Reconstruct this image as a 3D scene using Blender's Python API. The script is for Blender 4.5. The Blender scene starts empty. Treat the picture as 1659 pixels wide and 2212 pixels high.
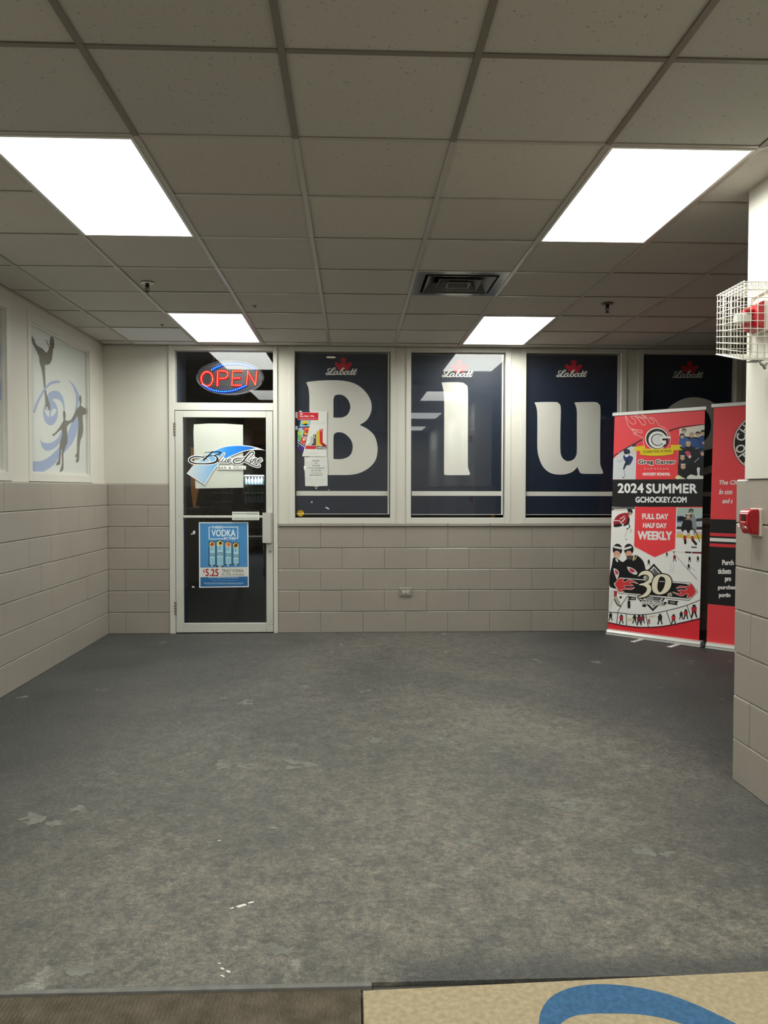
import bpy, bmesh, math, random
from mathutils import Vector, Matrix
from mathutils.geometry import tessellate_polygon
random.seed(7)
sc = bpy.context.scene
COL = sc.collection
PI = math.pi

# ---------------------------------------------------------------- camera
F_PX, W_PX, H_PX = 1707.885, 1659, 2212
CAM = Vector((-0.50867, -7.54953, 1.37399))
YAW, PITCH, ROLL = 0.039765, -0.0289986, 0.0014287
_f = Vector((math.sin(YAW)*math.cos(PITCH), math.cos(YAW)*math.cos(PITCH), math.sin(PITCH)))
_r = Vector((math.cos(YAW), -math.sin(YAW), 0))
_u = _r.cross(_f)
CR = math.cos(ROLL)*_r + math.sin(ROLL)*_u
CU = -math.sin(ROLL)*_r + math.cos(ROLL)*_u
cam = bpy.data.cameras.new('camera')
cam.sensor_fit = 'VERTICAL'; cam.sensor_height = 36.0
cam.lens = F_PX/H_PX*36.0
cam.clip_start = 0.05; cam.clip_end = 100
cam_o = bpy.data.objects.new('camera', cam); COL.objects.link(cam_o)
M = Matrix.Identity(4)
for i in range(3):
    M[i][0] = CR[i]; M[i][1] = CU[i]; M[i][2] = -_f[i]; M[i][3] = CAM[i]
cam_o.matrix_world = M
sc.camera = cam_o

# ---------------------------------------------------------------- light and exposure
EXPOSURE = 0.0
PANEL = 4.2                 # glow of the fluorescent diffusers
PANEL_W, SPREAD = 27.5, 168 # downward light of each troffer (watts, degrees)
PANEL_COL = (0.975, 1.0, 0.93)
BAR_LIGHT = 4.0             # strength of the lamps added to brighten the bar behind the door
WORLD = 0.004
sc.view_settings.view_transform = 'Standard'
sc.view_settings.look = 'None'
sc.view_settings.exposure = EXPOSURE
sc.view_settings.gamma = 1.0
sc.view_settings.use_curve_mapping = False
w = bpy.data.worlds.new('world'); sc.world = w; w.use_nodes = True
w.node_tree.nodes['Background'].inputs[0].default_value = (0.8, 0.85, 1, 1)
w.node_tree.nodes['Background'].inputs[1].default_value = WORLD

# ---------------------------------------------------------------- measuring helpers
def ray(px, py):
    return CR*((px-W_PX/2)/F_PX) + CU*((H_PX/2-py)/F_PX) + _f
def on(px, py, ax, v):
    """where the sight line of a pixel meets the plane coordinate[ax] = v"""
    d = ray(px, py)
    return CAM + d*((v-CAM[ax])/d[ax])
def wx(px, py=1050, y=0.0): return on(px, py, 1, y).x
def wz(py, px=830, y=0.0): return on(px, py, 1, y).z

# ---------------------------------------------------------------- materials
def lin(c):
    if isinstance(c, str):
        c = [int(c[i:i+2], 16)/255 for i in (0, 2, 4)]
    return tuple((v/12.92 if v <= .04045 else ((v+.055)/1.055)**2.4) for v in c)
MATS = {}
def mat(name, col, rough=.5, metal=0., spec=.5, noise=None, bump=None, emit=None):
    if name in MATS: return MATS[name]
    m = bpy.data.materials.new(name); m.use_nodes = True
    nt = m.node_tree; b = nt.nodes['Principled BSDF']
    c = lin(col)
    b.inputs['Base Color'].default_value = (*c, 1)
    b.inputs['Roughness'].default_value = rough
    b.inputs['Metallic'].default_value = metal
    b.inputs['Specular IOR Level'].default_value = spec
    if noise or bump:
        tc = nt.nodes.new('ShaderNodeTexCoord')
    if noise:                       # (scale, amount[, detail])
        n = nt.nodes.new('ShaderNodeTexNoise'); n.inputs['Scale'].default_value = noise[0]
        n.inputs['Detail'].default_value = noise[2] if len(noise) > 2 else 4
        nt.links.new(tc.outputs['Object'], n.inputs['Vector'])
        r = nt.nodes.new('ShaderNodeValToRGB')
        a = noise[1]
        r.color_ramp.elements[0].position = .3; r.color_ramp.elements[1].position = .7
        r.color_ramp.elements[0].color = (*[max(0, v*(1-a)) for v in c], 1)
        r.color_ramp.elements[1].color = (*[min(1, v*(1+a)) for v in c], 1)
        nt.links.new(n.outputs['Fac'], r.inputs['Fac'])
        nt.links.new(r.outputs['Color'], b.inputs['Base Color'])
    if bump:                        # (scale, strength, distance)
        n2 = nt.nodes.new('ShaderNodeTexNoise'); n2.inputs['Scale'].default_value = bump[0]; n2.inputs['Detail'].default_value = 3
        nt.links.new(tc.outputs['Object'], n2.inputs['Vector'])
        bp = nt.nodes.new('ShaderNodeBump'); bp.inputs['Strength'].default_value = bump[1]; bp.inputs['Distance'].default_value = bump[2]
        nt.links.new(n2.outputs['Fac'], bp.inputs['Height'])
        nt.links.new(bp.outputs['Normal'], b.inputs['Normal'])
    if emit:
        b.inputs['Emission Color'].default_value = (*emit[:3], 1); b.inputs['Emission Strength'].default_value = emit[3]
    MATS[name] = m
    return m
def ink(col):
    """printed ink or paper of one colour, named by its hex value"""
    return mat('ink_'+col, col, rough=.45, spec=.3)
def glass(name, refl=1.0, tint=(1, 1, 1)):
    if name in MATS: return MATS[name]
    m = bpy.data.materials.new(name); m.use_nodes = True; nt = m.node_tree
    nt.nodes.clear()
    out = nt.nodes.new('ShaderNodeOutputMaterial'); mix = nt.nodes.new('ShaderNodeMixShader')
    tr = nt.nodes.new('ShaderNodeBsdfTransparent'); tr.inputs[0].default_value = (*tint, 1)
    gl = nt.nodes.new('ShaderNodeBsdfGlossy'); gl.inputs['Roughness'].default_value = .0
    lw = nt.nodes.new('ShaderNodeLayerWeight'); lw.inputs['Blend'].default_value = .5
    pw = nt.nodes.new('ShaderNodeMath'); pw.operation = 'POWER'; pw.inputs[1].default_value = 5.
    fr = nt.nodes.new('ShaderNodeMath'); fr.operation = 'MULTIPLY_ADD'; fr.inputs[1].default_value = .96; fr.inputs[2].default_value = .04
    mu = nt.nodes.new('ShaderNodeMath'); mu.operation = 'MULTIPLY'; mu.inputs[1].default_value = refl; mu.use_clamp = True
    nt.links.new(lw.outputs['Facing'], pw.inputs[0]); nt.links.new(pw.outputs[0], fr.inputs[0])
    nt.links.new(fr.outputs[0], mu.inputs[0]); nt.links.new(mu.outputs[0], mix.inputs[0])
    nt.links.new(tr.outputs[0], mix.inputs[1]); nt.links.new(gl.outputs[0], mix.inputs[2])
    nt.links.new(mix.outputs[0], out.inputs[0])
    MATS[name] = m
    return m
def emitter(name, col, strength):
    if name in MATS: return MATS[name]
    m = bpy.data.materials.new(name); m.use_nodes = True; nt = m.node_tree
    nt.nodes.clear()
    out = nt.nodes.new('ShaderNodeOutputMaterial'); e = nt.nodes.new('ShaderNodeEmission')
    e.inputs[0].default_value = (*col, 1); e.inputs[1].default_value = strength
    nt.links.new(e.outputs[0], out.inputs[0]); MATS[name] = m
    return m

# ---------------------------------------------------------------- object helpers
MW = {}
def thing(name, label, cat, loc, rotz=0., group=None):
    o = bpy.data.objects.new(name, None); COL.objects.link(o)
    o.empty_display_size = .05
    o.location = loc; o.rotation_euler = (0, 0, rotz)
    MW[o.name] = Matrix.Translation(Vector(loc)) @ Matrix.Rotation(rotz, 4, 'Z')
    tag(o, label, cat, group)
    return o
def tag(o, label, cat, group=None, kind=None):
    o['label'] = label; o['category'] = cat
    if group: o['group'] = group
    if kind: o['kind'] = kind
    return o
def obj(name, bm, mats, parent=None, local=False, smooth=False, label=None):
    """link bm (world coordinates unless local) as ONE mesh object"""
    if not isinstance(mats, (list, tuple)): mats = [mats]
    base = Matrix.Identity(4)
    if parent is not None and parent.name in MW: base = MW[parent.name]
    if not local and base != Matrix.Identity(4):
        bmesh.ops.transform(bm, matrix=base.inverted(), verts=bm.verts)
    me = bpy.data.meshes.new(name); bm.to_mesh(me); bm.free()
    for m in mats: me.materials.append(m)
    if smooth:
        for p in me.polygons: p.use_smooth = True
    o = bpy.data.objects.new(name, me); COL.objects.link(o)
    if parent is not None: o.parent = parent
    MW[o.name] = base
    if label: o['label'] = label
    return o
def struct(name, bm, mats, parent=None, **k):
    o = obj(name, bm, mats, parent, **k)
    if parent is None: o['kind'] = 'structure'
    return o
def BM(): return bmesh.new()
def box(bm, x0, x1, y0, y1, z0, z1, mi=0, bev=0.):
    if x0 > x1: x0, x1 = x1, x0
    if y0 > y1: y0, y1 = y1, y0
    if z0 > z1: z0, z1 = z1, z0
    vs = [bm.verts.new((x, y, z)) for x in (x0, x1) for y in (y0, y1) for z in (z0, z1)]
    fs = []
    for q in ((0, 1, 3, 2), (4, 6, 7, 5), (0, 4, 5, 1), (2, 3, 7, 6), (0, 2, 6, 4), (1, 5, 7, 3)):
        f = bm.faces.new([vs[i] for i in q]); f.material_index = mi; fs.append(f)
    if bev > 0:
        es = list({e for f in fs for e in f.edges})
        r = bmesh.ops.bevel(bm, geom=es, offset=bev, segments=1, affect='EDGES', profile=.5)
        for f in r['faces']: f.material_index = mi
    return vs
def frame_from(d):
    d = d.normalized(); a = Vector((0, 0, 1)) if abs(d.z) < .9 else Vector((1, 0, 0))
    x = d.cross(a).normalized(); return x, d.cross(x).normalized()
def tube(bm, pts, r, n=8, mi=0, cap=True, closed=False):
    pts = [Vector(p) for p in pts]; rings = []
    m = len(pts)
    for i, p in enumerate(pts):
        if closed: d = pts[(i+1) % m]-pts[i-1]
        else: d = pts[min(i+1, m-1)]-pts[max(i-1, 0)]
        x, y = frame_from(d)
        rr = r[i] if isinstance(r, (list, tuple)) else r
        rings.append([bm.verts.new(p+(x*math.cos(2*PI*k/n)+y*math.sin(2*PI*k/n))*rr) for k in range(n)])
    for i in range(m if closed else m-1):
        a, b = rings[i], rings[(i+1) % m]
        for k in range(n):
            f = bm.faces.new((a[k], a[(k+1) % n], b[(k+1) % n], b[k])); f.material_index = mi; f.smooth = n > 5
    if cap and not closed:
        for ring in (rings[0][::-1], rings[-1]):
            f = bm.faces.new(ring); f.material_index = mi
def lathe(bm, prof, c, n=24, mi=0, axis='z'):
    """prof: (radius, height) pairs about a vertical axis through c"""
    rings = []
    for r, h in prof:
        ring = []
        for k in range(n):
            a = 2*PI*k/n
            v = Vector((r*math.cos(a), r*math.sin(a), h))
            if axis == 'y': v = Vector((v.x, -v.z, v.y))
            if axis == 'x': v = Vector((-v.z, v.x, v.y))
            ring.append(bm.verts.new(Vector(c)+v))
        rings.append(ring)
    for a, b in zip(rings, rings[1:]):
        for k in range(n):
            f = bm.faces.new((a[k], a[(k+1) % n], b[(k+1) % n], b[k])); f.material_index = mi; f.smooth = True
    for ring in (rings[0][::-1], rings[-1]):
        f = bm.faces.new(ring); f.material_index = mi
def prism(bm, poly, ax, a0, a1, mi=0):
    """poly in the two remaining axes (ascending), pushed along axis ax from a0 to a1"""
    def P(p, a):
        v = [0, 0, 0]; o = [i for i in range(3) if i != ax]
        v[ax] = a; v[o[0]] = p[0]; v[o[1]] = p[1]; return v
    A = [bm.verts.new(P(p, a0)) for p in poly]; B = [bm.verts.new(P(p, a1)) for p in poly]
    n = len(poly)
    for k in range(n):
        f = bm.faces.new((A[k], A[(k+1) % n], B[(k+1) % n], B[k])); f.material_index = mi
    for f in (bm.faces.new(A[::-1]), bm.faces.new(B)): f.material_index = mi
    bmesh.ops.recalc_face_normals(bm, faces=bm.faces)

# ---------------------------------------------------------------- flat print kit (posters, films, stickers)
class Plane:
    def __init__(s, O, U, N, V=(0, 0, 1)):
        s.O, s.U, s.V, s.N = Vector(O), Vector(U).normalized(), Vector(V), Vector(N).normalized()
    def px(s, x, y):
        d = ray(x, y); t = (s.O-CAM).dot(s.N)/d.dot(s.N); p = CAM+d*t-s.O
        return (p.dot(s.U), p.dot(s.V))
    def pt(s, u, v, w=0.): return s.O+s.U*u+s.V*v+s.N*w
    def moved(s, w): return Plane(s.O+s.N*w, s.U, s.N, s.V)
def smooth(pts, closed=True, n=6):
    """Catmull-Rom through pts; a third value on a point makes it a corner"""
    cor = [len(p) > 2 for p in pts]; P = [Vector((p[0], p[1])) for p in pts]
    m = len(P); out = []
    if closed and any(cor):
        k = cor.index(True); P = P[k:]+P[:k]; cor = cor[k:]+cor[:k]
    rng = range(m) if closed else range(m-1)
    for i in rng:
        p1, p2 = P[i], P[(i+1) % m]
        c1, c2 = cor[i], cor[(i+1) % m]
        p0 = P[i-1] if (i > 0 or closed) and not c1 else p1
        p3 = P[(i+2) % m] if (i+2 < m or closed) and not c2 else p2
        for k in range(n):
            t = k/n
            out.append(.5*((2*p1)+(p2-p0)*t+(2*p0-5*p1+4*p2-p3)*t*t+(3*p1-p0-3*p2+p3)*t**3))
    if not closed: out.append(P[-1])
    return [(v.x, v.y) for v in out]
_TXT = {}
def glyphs(s, bold=0., shear=0., space=1.):
    k = (s, bold, shear, space)
    if k in _TXT: return _TXT[k]
    cu = bpy.data.curves.new('lettering', 'FONT'); cu.body = s; cu.offset = bold; cu.shear = shear
    cu.space_character = space; cu.resolution_u = 3; cu.dimensions = '2D'; cu.fill_mode = 'FRONT'
    ob = bpy.data.objects.new('lettering', cu)
    me = bpy.data.meshes.new_from_object(ob)
    r = ([(v.co.x, v.co.y) for v in me.vertices], [tuple(p.vertices) for p in me.polygons])
    bpy.data.objects.remove(ob); bpy.data.curves.remove(cu); bpy.data.meshes.remove(me)
    _TXT[k] = r
    return r
class Print:
    """coloured flat shapes on a plane, each layered a hair above the ones it covers"""
    STEP = 0.00006
    def __init__(s, plane, tr=(0, 0, 1), w0=0.0002, layers=None):
        s.pl, s.tr, s.bm, s.cols, s.w0 = plane, tr, BM(), [], w0
        s.boxes = layers if layers is not None else []
    def uv(s, p): return s.pl.px(s.tr[0]+p[0]*s.tr[2], s.tr[1]+p[1]*s.tr[2])
    def _layer(s, pts, rise=0.):
        """height of a new shape: just over everything its bounding box covers"""
        b = (min(p[0] for p in pts), max(p[0] for p in pts), min(p[1] for p in pts), max(p[1] for p in pts))
        l = s.w0
        for c in s.boxes:
            if b[0] < c[1] and b[1] > c[0] and b[2] < c[3] and b[3] > c[2]: l = max(l, c[4]+s.STEP)
        s.boxes.append((*b, l+rise))
        return l
    def _mi(s, col):
        m = col if not isinstance(col, str) else ink(col)
        if m not in s.cols: s.cols.append(m)
        return s.cols.index(m)
    def raw(s, verts, faces, col, lift=None):
        if getattr(s.pl, 'trim', None): verts = [s.pl.trim(u, v) for u, v in verts]
        w = s._layer(verts, max(lift) if lift else 0.); mi = s._mi(col)
        V = [s.bm.verts.new(s.pl.pt(u, v, w+(lift[i] if lift else 0.))) for i, (u, v) in enumerate(verts)]
        for f in faces:
            try: g = s.bm.faces.new([V[i] for i in f])
            except ValueError: continue
            g.material_index = mi
            g.normal_update()
            if g.normal.dot(s.pl.N) < 0: g.normal_flip()
    def uvpoly(s, loops, col):
        loops = [list(l) for l in loops]
        flat = [p for l in loops for p in l]
        tris = tessellate_polygon([[Vector((p[0], p[1], 0)) for p in l] for l in loops])
        s.raw(flat, tris, col)
    def poly(s, pts, col, holes=(), curve=False, n=6):
        f = (lambda q: smooth(q, True, n)) if curve else (lambda q: [(p[0], p[1]) for p in q])
        s.uvpoly([[s.uv(p) for p in f(pts)]]+[[s.uv(p) for p in f(h)] for h in holes], col)
    def rect(s, x0, y0, x1, y1, col): s.poly([(x0, y0), (x1, y0), (x1, y1), (x0, y1)], col)
    def ell(s, cx, cy, rx, ry, col, n=28, a0=0., a1=2*PI, inner=None):
        P = [(cx+rx*math.cos(a0+(a1-a0)*k/n), cy+ry*math.sin(a0+(a1-a0)*k/n)) for k in range(n if inner is None or a1-a0 > 6.28 else n+1)]
        if inner is None: s.poly(P, col)
        elif a1-a0 > 6.28: s.poly(P, col, [[(cx+rx*inner*math.cos(2*PI*k/n), cy+ry*inner*math.sin(2*PI*k/n)) for k in range(n)]])
        else: s.poly(P+[(cx+(x-cx)*inner, cy+(y-cy)*inner) for x, y in P[::-1]], col)
    def stroke(s, pts, wd, col, curve=True, n=6, cap=True):
        """wd: one width or one per point, in the units of pts"""
        if not isinstance(wd, (list, tuple)): wd = [wd]*len(pts)
        if curve and len(pts) > 2:
            P = smooth([(p[0], p[1]) for p in pts], False, n)
            W = []
            for i in range(len(pts)-1):
                for k in range(n): W.append(wd[i]+(wd[i+1]-wd[i])*k/n)
            W.append(wd[-1])
        else: P, W = [tuple(p[:2]) for p in pts], list(wd)
        V, Fc, Lf, RISE = [], [], [], .000008
        for i, p in enumerate(P):                # a crossing stroke runs over itself, never through itself
            a = Vector(P[max(i-1, 0)]); b = Vector(P[min(i+1, len(P)-1)]); d = b-a
            d = d.normalized() if d.length > 1e-6 else Vector((1, 0))
            nn = Vector((-d.y, d.x))*W[i]*.5
            V += [s.uv((p[0]+nn.x, p[1]+nn.y)), s.uv((p[0]-nn.x, p[1]-nn.y))]; Lf += [.00002+i*RISE]*2
            if i: Fc.append((2*i-2, 2*i-1, 2*i+1, 2*i))
        if cap:
            for i in (0, len(P)-1):
                b = len(V); m = 10
                V += [s.uv((P[i][0]+W[i]*.5*math.cos(2*PI*k/m), P[i][1]+W[i]*.5*math.sin(2*PI*k/m))) for k in range(m)]
                Lf += [0. if i == 0 else .00004+i*RISE]*m
                Fc.append(tuple(range(b, b+m)))
        s.raw(V, Fc, col, Lf)
    def text(s, t, x0, y0, x1, y1, col, bold=0., shear=0., space=1., slope=0., rot=0., heavy=0., halo=0.):
        """lettering fitted to the box (x0,y0 top left; x1,y1 bottom right); slope tilts the baseline"""
        if heavy:                                    # thicker stems: the word struck again all round itself
            b_ = (x0+heavy, y0+heavy, x1-heavy, y1-heavy)
            s.text(t, *b_, col, bold, shear, space, slope, rot, halo=heavy)
            return s.text(t, *b_, col, bold, shear, space, slope, rot)
        if halo:
            for k in range(8):
                dx, dy = halo*math.cos(.7854*k), halo*math.sin(.7854*k); s.text(t, x0+dx, y0+dy, x1+dx, y1+dy, col, bold, shear, space, slope, rot)
            return
        V, Fc = glyphs(t, bold, shear, space)
        if not V: return
        ax, bx_ = min(v[0] for v in V), max(v[0] for v in V); ay, by_ = min(v[1] for v in V), max(v[1] for v in V)
        Q = []
        cx, cy = (x0+x1)/2, (y0+y1)/2
        for vx, vy in V:
            fx, fy = (vx-ax)/(bx_-ax), (vy-ay)/max(1e-6, by_-ay)
            X, Y = x0+(x1-x0)*fx, y1+(y0-y1)*fy+slope*fx
            if rot:
                dx, dy = X-cx, Y-cy; X, Y = cx+dx*math.cos(rot)-dy*math.sin(rot), cy+dx*math.sin(rot)+dy*math.cos(rot)
            Q.append(s.uv((X, Y)))
        s.raw(Q, Fc, col)
    def done(s, name, parent=None, **k):
        return obj(name, s.bm, s.cols, parent, **k)
def sheet(bm, pl, u0, u1, v0, v1, th=.0006, mi=0, w=0.):
    """a thin sheet of real thickness lying on a plane"""
    vs = []
    for ww in (w-th, w):
        vs += [bm.verts.new(pl.pt(u, v, ww)) for u, v in ((u0, v0), (u1, v0), (u1, v1), (u0, v1))]
    for q in ((3, 2, 1, 0), (4, 5, 6, 7), (0, 1, 5, 4), (1, 2, 6, 5), (2, 3, 7, 6), (3, 0, 4, 7)):
        bm.faces.new([vs[i] for i in q]).material_index = mi
    bmesh.ops.recalc_face_normals(bm, faces=bm.faces)

# ================================================================ THE ROOM
H = 2.722                    # ceiling grid
CB = 0.2032                  # block course
TS = 0.6096                  # ceiling module
GX, GY = -0.72814, -5.06184  # ceiling grid origin
XL, XLU = -2.815, -2.85      # left wall: block face, plaster face
XR, YR = 1.294, -3.903       # end of the right-hand wall
XFAR, YBACK = 4.4, -11.2
cream = mat('cream_paint', 'd1cdc2', rough=.55, noise=(1.2, .03), bump=(60, .08, .002))
block = mat('grey_block_paint', '9f978d', rough=.28, noise=(2.0, .05), bump=(120, .35, .002))
frame_m = mat('frame_paint', 'd2cfc6', rough=.4, noise=(3, .02))
dark = mat('dark_gap', '0c0c0e', rough=.8)

def rubber():
    m = bpy.data.materials.new('black_rubber'); m.use_nodes = True; nt = m.node_tree; L = nt.links.new
    b = nt.nodes['Principled BSDF']; tc = nt.nodes.new('ShaderNodeTexCoord')
    def noise(scale, detail, sx=1., sy=1., rough=.6):
        mp = nt.nodes.new('ShaderNodeMapping'); mp.inputs['Scale'].default_value = (sx, sy, 1)
        n = nt.nodes.new('ShaderNodeTexNoise'); n.inputs['Scale'].default_value = scale
        n.inputs['Detail'].default_value = detail; n.inputs['Roughness'].default_value = rough
        L(tc.outputs['Object'], mp.inputs['Vector']); L(mp.outputs['Vector'], n.inputs['Vector'])
        return n.outputs['Fac']
    def ramp(src, p0, c0, p1, c1):
        r = nt.nodes.new('ShaderNodeValToRGB'); r.color_ramp.elements[0].position = p0; r.color_ramp.elements[1].position = p1
        r.color_ramp.elements[0].color = (*c0, 1); r.color_ramp.elements[1].color = (*c1, 1)
        L(src, r.inputs['Fac']); return r.outputs['Color']
    def mix(fac, a, bb, kind='MIX'):
        x = nt.nodes.new('ShaderNodeMix'); x.data_type = 'RGBA'; x.blend_type = kind
        if isinstance(fac, float): x.inputs[0].default_value = fac
        else: L(fac, x.inputs[0])
        L(a, x.inputs[6]); L(bb, x.inputs[7]); return x.outputs[2]
    base = ramp(noise(1.3, 7), .3, lin('373838'), .72, lin('4a4a48'))
    # patchy dust tone: strongest toward the mats, weaker by the side wall and far banners
    sx = nt.nodes.new('ShaderNodeSeparateXYZ'); L(tc.outputs['Object'], sx.inputs[0])
    def band(src, a0, v0, a1, v1):
        r = nt.nodes.new('ShaderNodeMapRange'); r.interpolation_type = 'SMOOTHSTEP'
        for k_, v_ in zip(('From Min', 'From Max', 'To Min', 'To Max'), (a0, a1, v0, v1)): r.inputs[k_].default_value = v_
        L(src, r.inputs['Value']); return r.outputs['Result']
    def math_(op, a, c_):
        x = nt.nodes.new('ShaderNodeMath'); x.operation = op; x.use_clamp = True
        for i_, q in enumerate((a, c_)):
            if isinstance(q, float): x.inputs[i_].default_value = q
            else: L(q, x.inputs[i_])
        return x.outputs[0]
    wander = noise(.7, 4)
    near = math_('MULTIPLY', band(sx.outputs['Y'], -.6, .55, -5.2, 1.3), band(sx.outputs['X'], -2.5, .1, -.5, 1.))
    near = math_('MULTIPLY', near, band(sx.outputs['X'], 1.7, .05, .5, 1.))
    near = math_('MULTIPLY', near, band(wander, 0.32, .5, .62, 1.1))
    patch = band(noise(15., 12, .8, .65, .82), .30, .1, .72, 1.)
    dm = math_('MULTIPLY', near, patch)
    # dust tone cut back, so darker, in a strip along the beige mat
    edge_strip = math_('MAXIMUM', band(sx.outputs['Y'], -5.36, .15, -5.24, 1.), band(sx.outputs['X'], -.40, 1., -.34, 0.))
    dm = math_('MULTIPLY', dm, edge_strip)
    grey = ramp(noise(38, 5), .3, lin('6d6961'), .7, lin('8a8375'))
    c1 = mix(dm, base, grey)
    spots = math_('MULTIPLY', band(noise(3.9, 6, 1., .7, .6), .655, 0., .70, .8), band(noise(1.0, 2), .35, .1, .6, 1.))
    pale = ramp(noise(45, 3), .3, lin('75746c'), .7, lin('918f84'))
    c2 = mix(spots, c1, pale)
    scuff = math_('MULTIPLY', band(noise(13., 9, .5, 1.4, .75), .58, 0., .70, .8), near)
    c2 = mix(scuff, c2, pale)
    grit = ramp(noise(210, 5, .8, 1., .8), .40, (.72,)*3, .62, (1.38,)*3)
    c2 = mix(1.0, c2, grit, 'MULTIPLY')
    fine = ramp(noise(55, 10, .8, 1., .88), .38, (.55,)*3, .63, (1.5,)*3)
    c3 = mix(1.0, c2, fine, 'MULTIPLY')
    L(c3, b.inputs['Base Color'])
    b.inputs['Roughness'].default_value = .62; b.inputs['Specular IOR Level'].default_value = .35
    bp = nt.nodes.new('ShaderNodeBump'); bp.inputs['Strength'].default_value = .35; bp.inputs['Distance'].default_value = .002
    L(noise(90, 5), bp.inputs['Height']); L(bp.outputs['Normal'], b.inputs['Normal'])
    return m
YE = -5.386                  # front edge of the rubber
bm = BM(); box(bm, -3.2, XFAR+.2, YE, .14, -.012, 0)
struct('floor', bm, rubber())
sub = mat('subfloor', '55524d', rough=.8)
bm = BM(); box(bm, -3.2, XFAR+.2, YBACK-.2, .16, -.10, -.014)
struct('floor_base', bm, sub)
# pale worn strip along the edge of the rubber, with its notched end
edge = mat('worn_rubber_edge', '6d6c68', rough=.8, noise=(20, .2))
bm = BM(); box(bm, -2.8, -.455, YE-.017, YE+.001, -.013, .0015, bev=.001)
struct('trim_1', bm, edge)

# ---- ceiling tiles and grid
def tile_mat():
    m = bpy.data.materials.new('ceiling_tile'); m.use_nodes = True; nt = m.node_tree; L = nt.links.new
    b = nt.nodes['Principled BSDF']; tc = nt.nodes.new('ShaderNodeTexCoord')
    n = nt.nodes.new('ShaderNodeTexNoise'); n.inputs['Scale'].default_value = 75; n.inputs['Detail'].default_value = 3
    L(tc.outputs['Object'], n.inputs['Vector'])
    r = nt.nodes.new('ShaderNodeValToRGB'); r.color_ramp.elements[0].position = .27; r.color_ramp.elements[1].position = .36
    r.color_ramp.elements[0].color = (.62, .62, .62, 1); r.color_ramp.elements[1].color = (1, 1, 1, 1)
    L(n.outputs['Fac'], r.inputs['Fac'])
    at = nt.nodes.new('ShaderNodeAttribute'); at.attribute_name = 'tile_tone'
    x = nt.nodes.new('ShaderNodeMix'); x.data_type = 'RGBA'; x.blend_type = 'MULTIPLY'; x.inputs[0].default_value = 1
    L(at.outputs['Color'], x.inputs[6]); L(r.outputs['Color'], x.inputs[7])
    L(x.outputs[2], b.inputs['Base Color']); b.inputs['Roughness'].default_value = .9; b.inputs['Specular IOR Level'].default_value = .1
    bp = nt.nodes.new('ShaderNodeBump'); bp.inputs['Strength'].default_value = .4; bp.inputs['Distance'].default_value = .002
    L(r.outputs['Color'], bp.inputs['Height']); L(bp.outputs['Normal'], b.inputs['Normal'])
    return m
LIGHTS = [(-2, 1), (2, 1), (-2, 6), (2, 6), (-2, -4), (2, -4), (-2, -9), (2, -9)]
VENT = (1, 4)
skip = {(i, j+k) for i, j in LIGHTS for k in (0, 1)} | {VENT}
bm = BM(); tone = bm.loops.layers.float_color.new('tile_tone')
for i in range(-4, 9):
    for j in range(-11, 9):
        if (i, j) in skip: continue
        x0, x1 = GX+i*TS, GX+(i+1)*TS; y0, y1 = GY+j*TS, GY+(j+1)*TS
        if j == 8: y1 = .0
        if i == -4: x0 = XLU
        dz = random.uniform(0, .0025); g = random.uniform(.94, 1.05)
        n0 = len(bm.faces)
        box(bm, x0+.004, x1-.004, y0+.004, y1-.004, H+.004+dz, H+.02)
        bm.faces.ensure_lookup_table()
        base = (.53, .50, .445) if j >= 1 else (.475, .46, .42)
        if (i, j) == (-3, 8) or (i, j) == (-3, 7): base = (.62, .62, .62)
        for f in bm.faces[n0:]:
            for l in f.loops: l[tone] = (base[0]*g, base[1]*g, base[2]*g, 1)
struct('ceiling', bm, tile_mat())
bm = BM(); box(bm, -3.2, XFAR+.2, YBACK-.2, .3, H+.1, H+.2)
struct('ceiling_slab', bm, mat('slab', '3a3936', rough=.9))
gridm = mat('grid_metal', 'a8a298', rough=.35, spec=.5)
bm = BM()
YJ = GY+TS                       # nearer than this the grid is an older, browner metal
for i in range(-3, 9):
    x = GX+i*TS
    for ya_, yb_, k in ((YBACK, YJ, 1), (YJ, -.012, 0)):
        box(bm, x-.0115, x+.0115, ya_, yb_, H-.001, H+.003, mi=k); box(bm, x-.002, x+.002, ya_, yb_, H+.002, H+.03, mi=k)
for j in range(-10, 9):
    y = GY+j*TS
    xs = [XLU]+[GX+i*TS for i in range(-3, 9)]+[XFAR]
    for a, b_ in zip(xs, xs[1:]):
        if any(abs(GX+i*TS-a) < .01 and jj+1 == j for i, jj in LIGHTS): continue
        box(bm, a+.0125, b_-.0125, y-.011, y+.011, H, H+.0035, mi=1 if j < 1 else 0)
box(bm, XLU, XFAR, -.022, .01, H-.002, H+.002); box(bm, XLU, XFAR, -.004, .01, H-.002, H+.02)   # wall angle
box(bm, XLU-.002, XLU+.02, YBACK, 0, H-.002, H+.002)
struct('ceiling_trim', bm, [gridm, mat('old_grid_metal', '756d62', rough=.5)])

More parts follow.
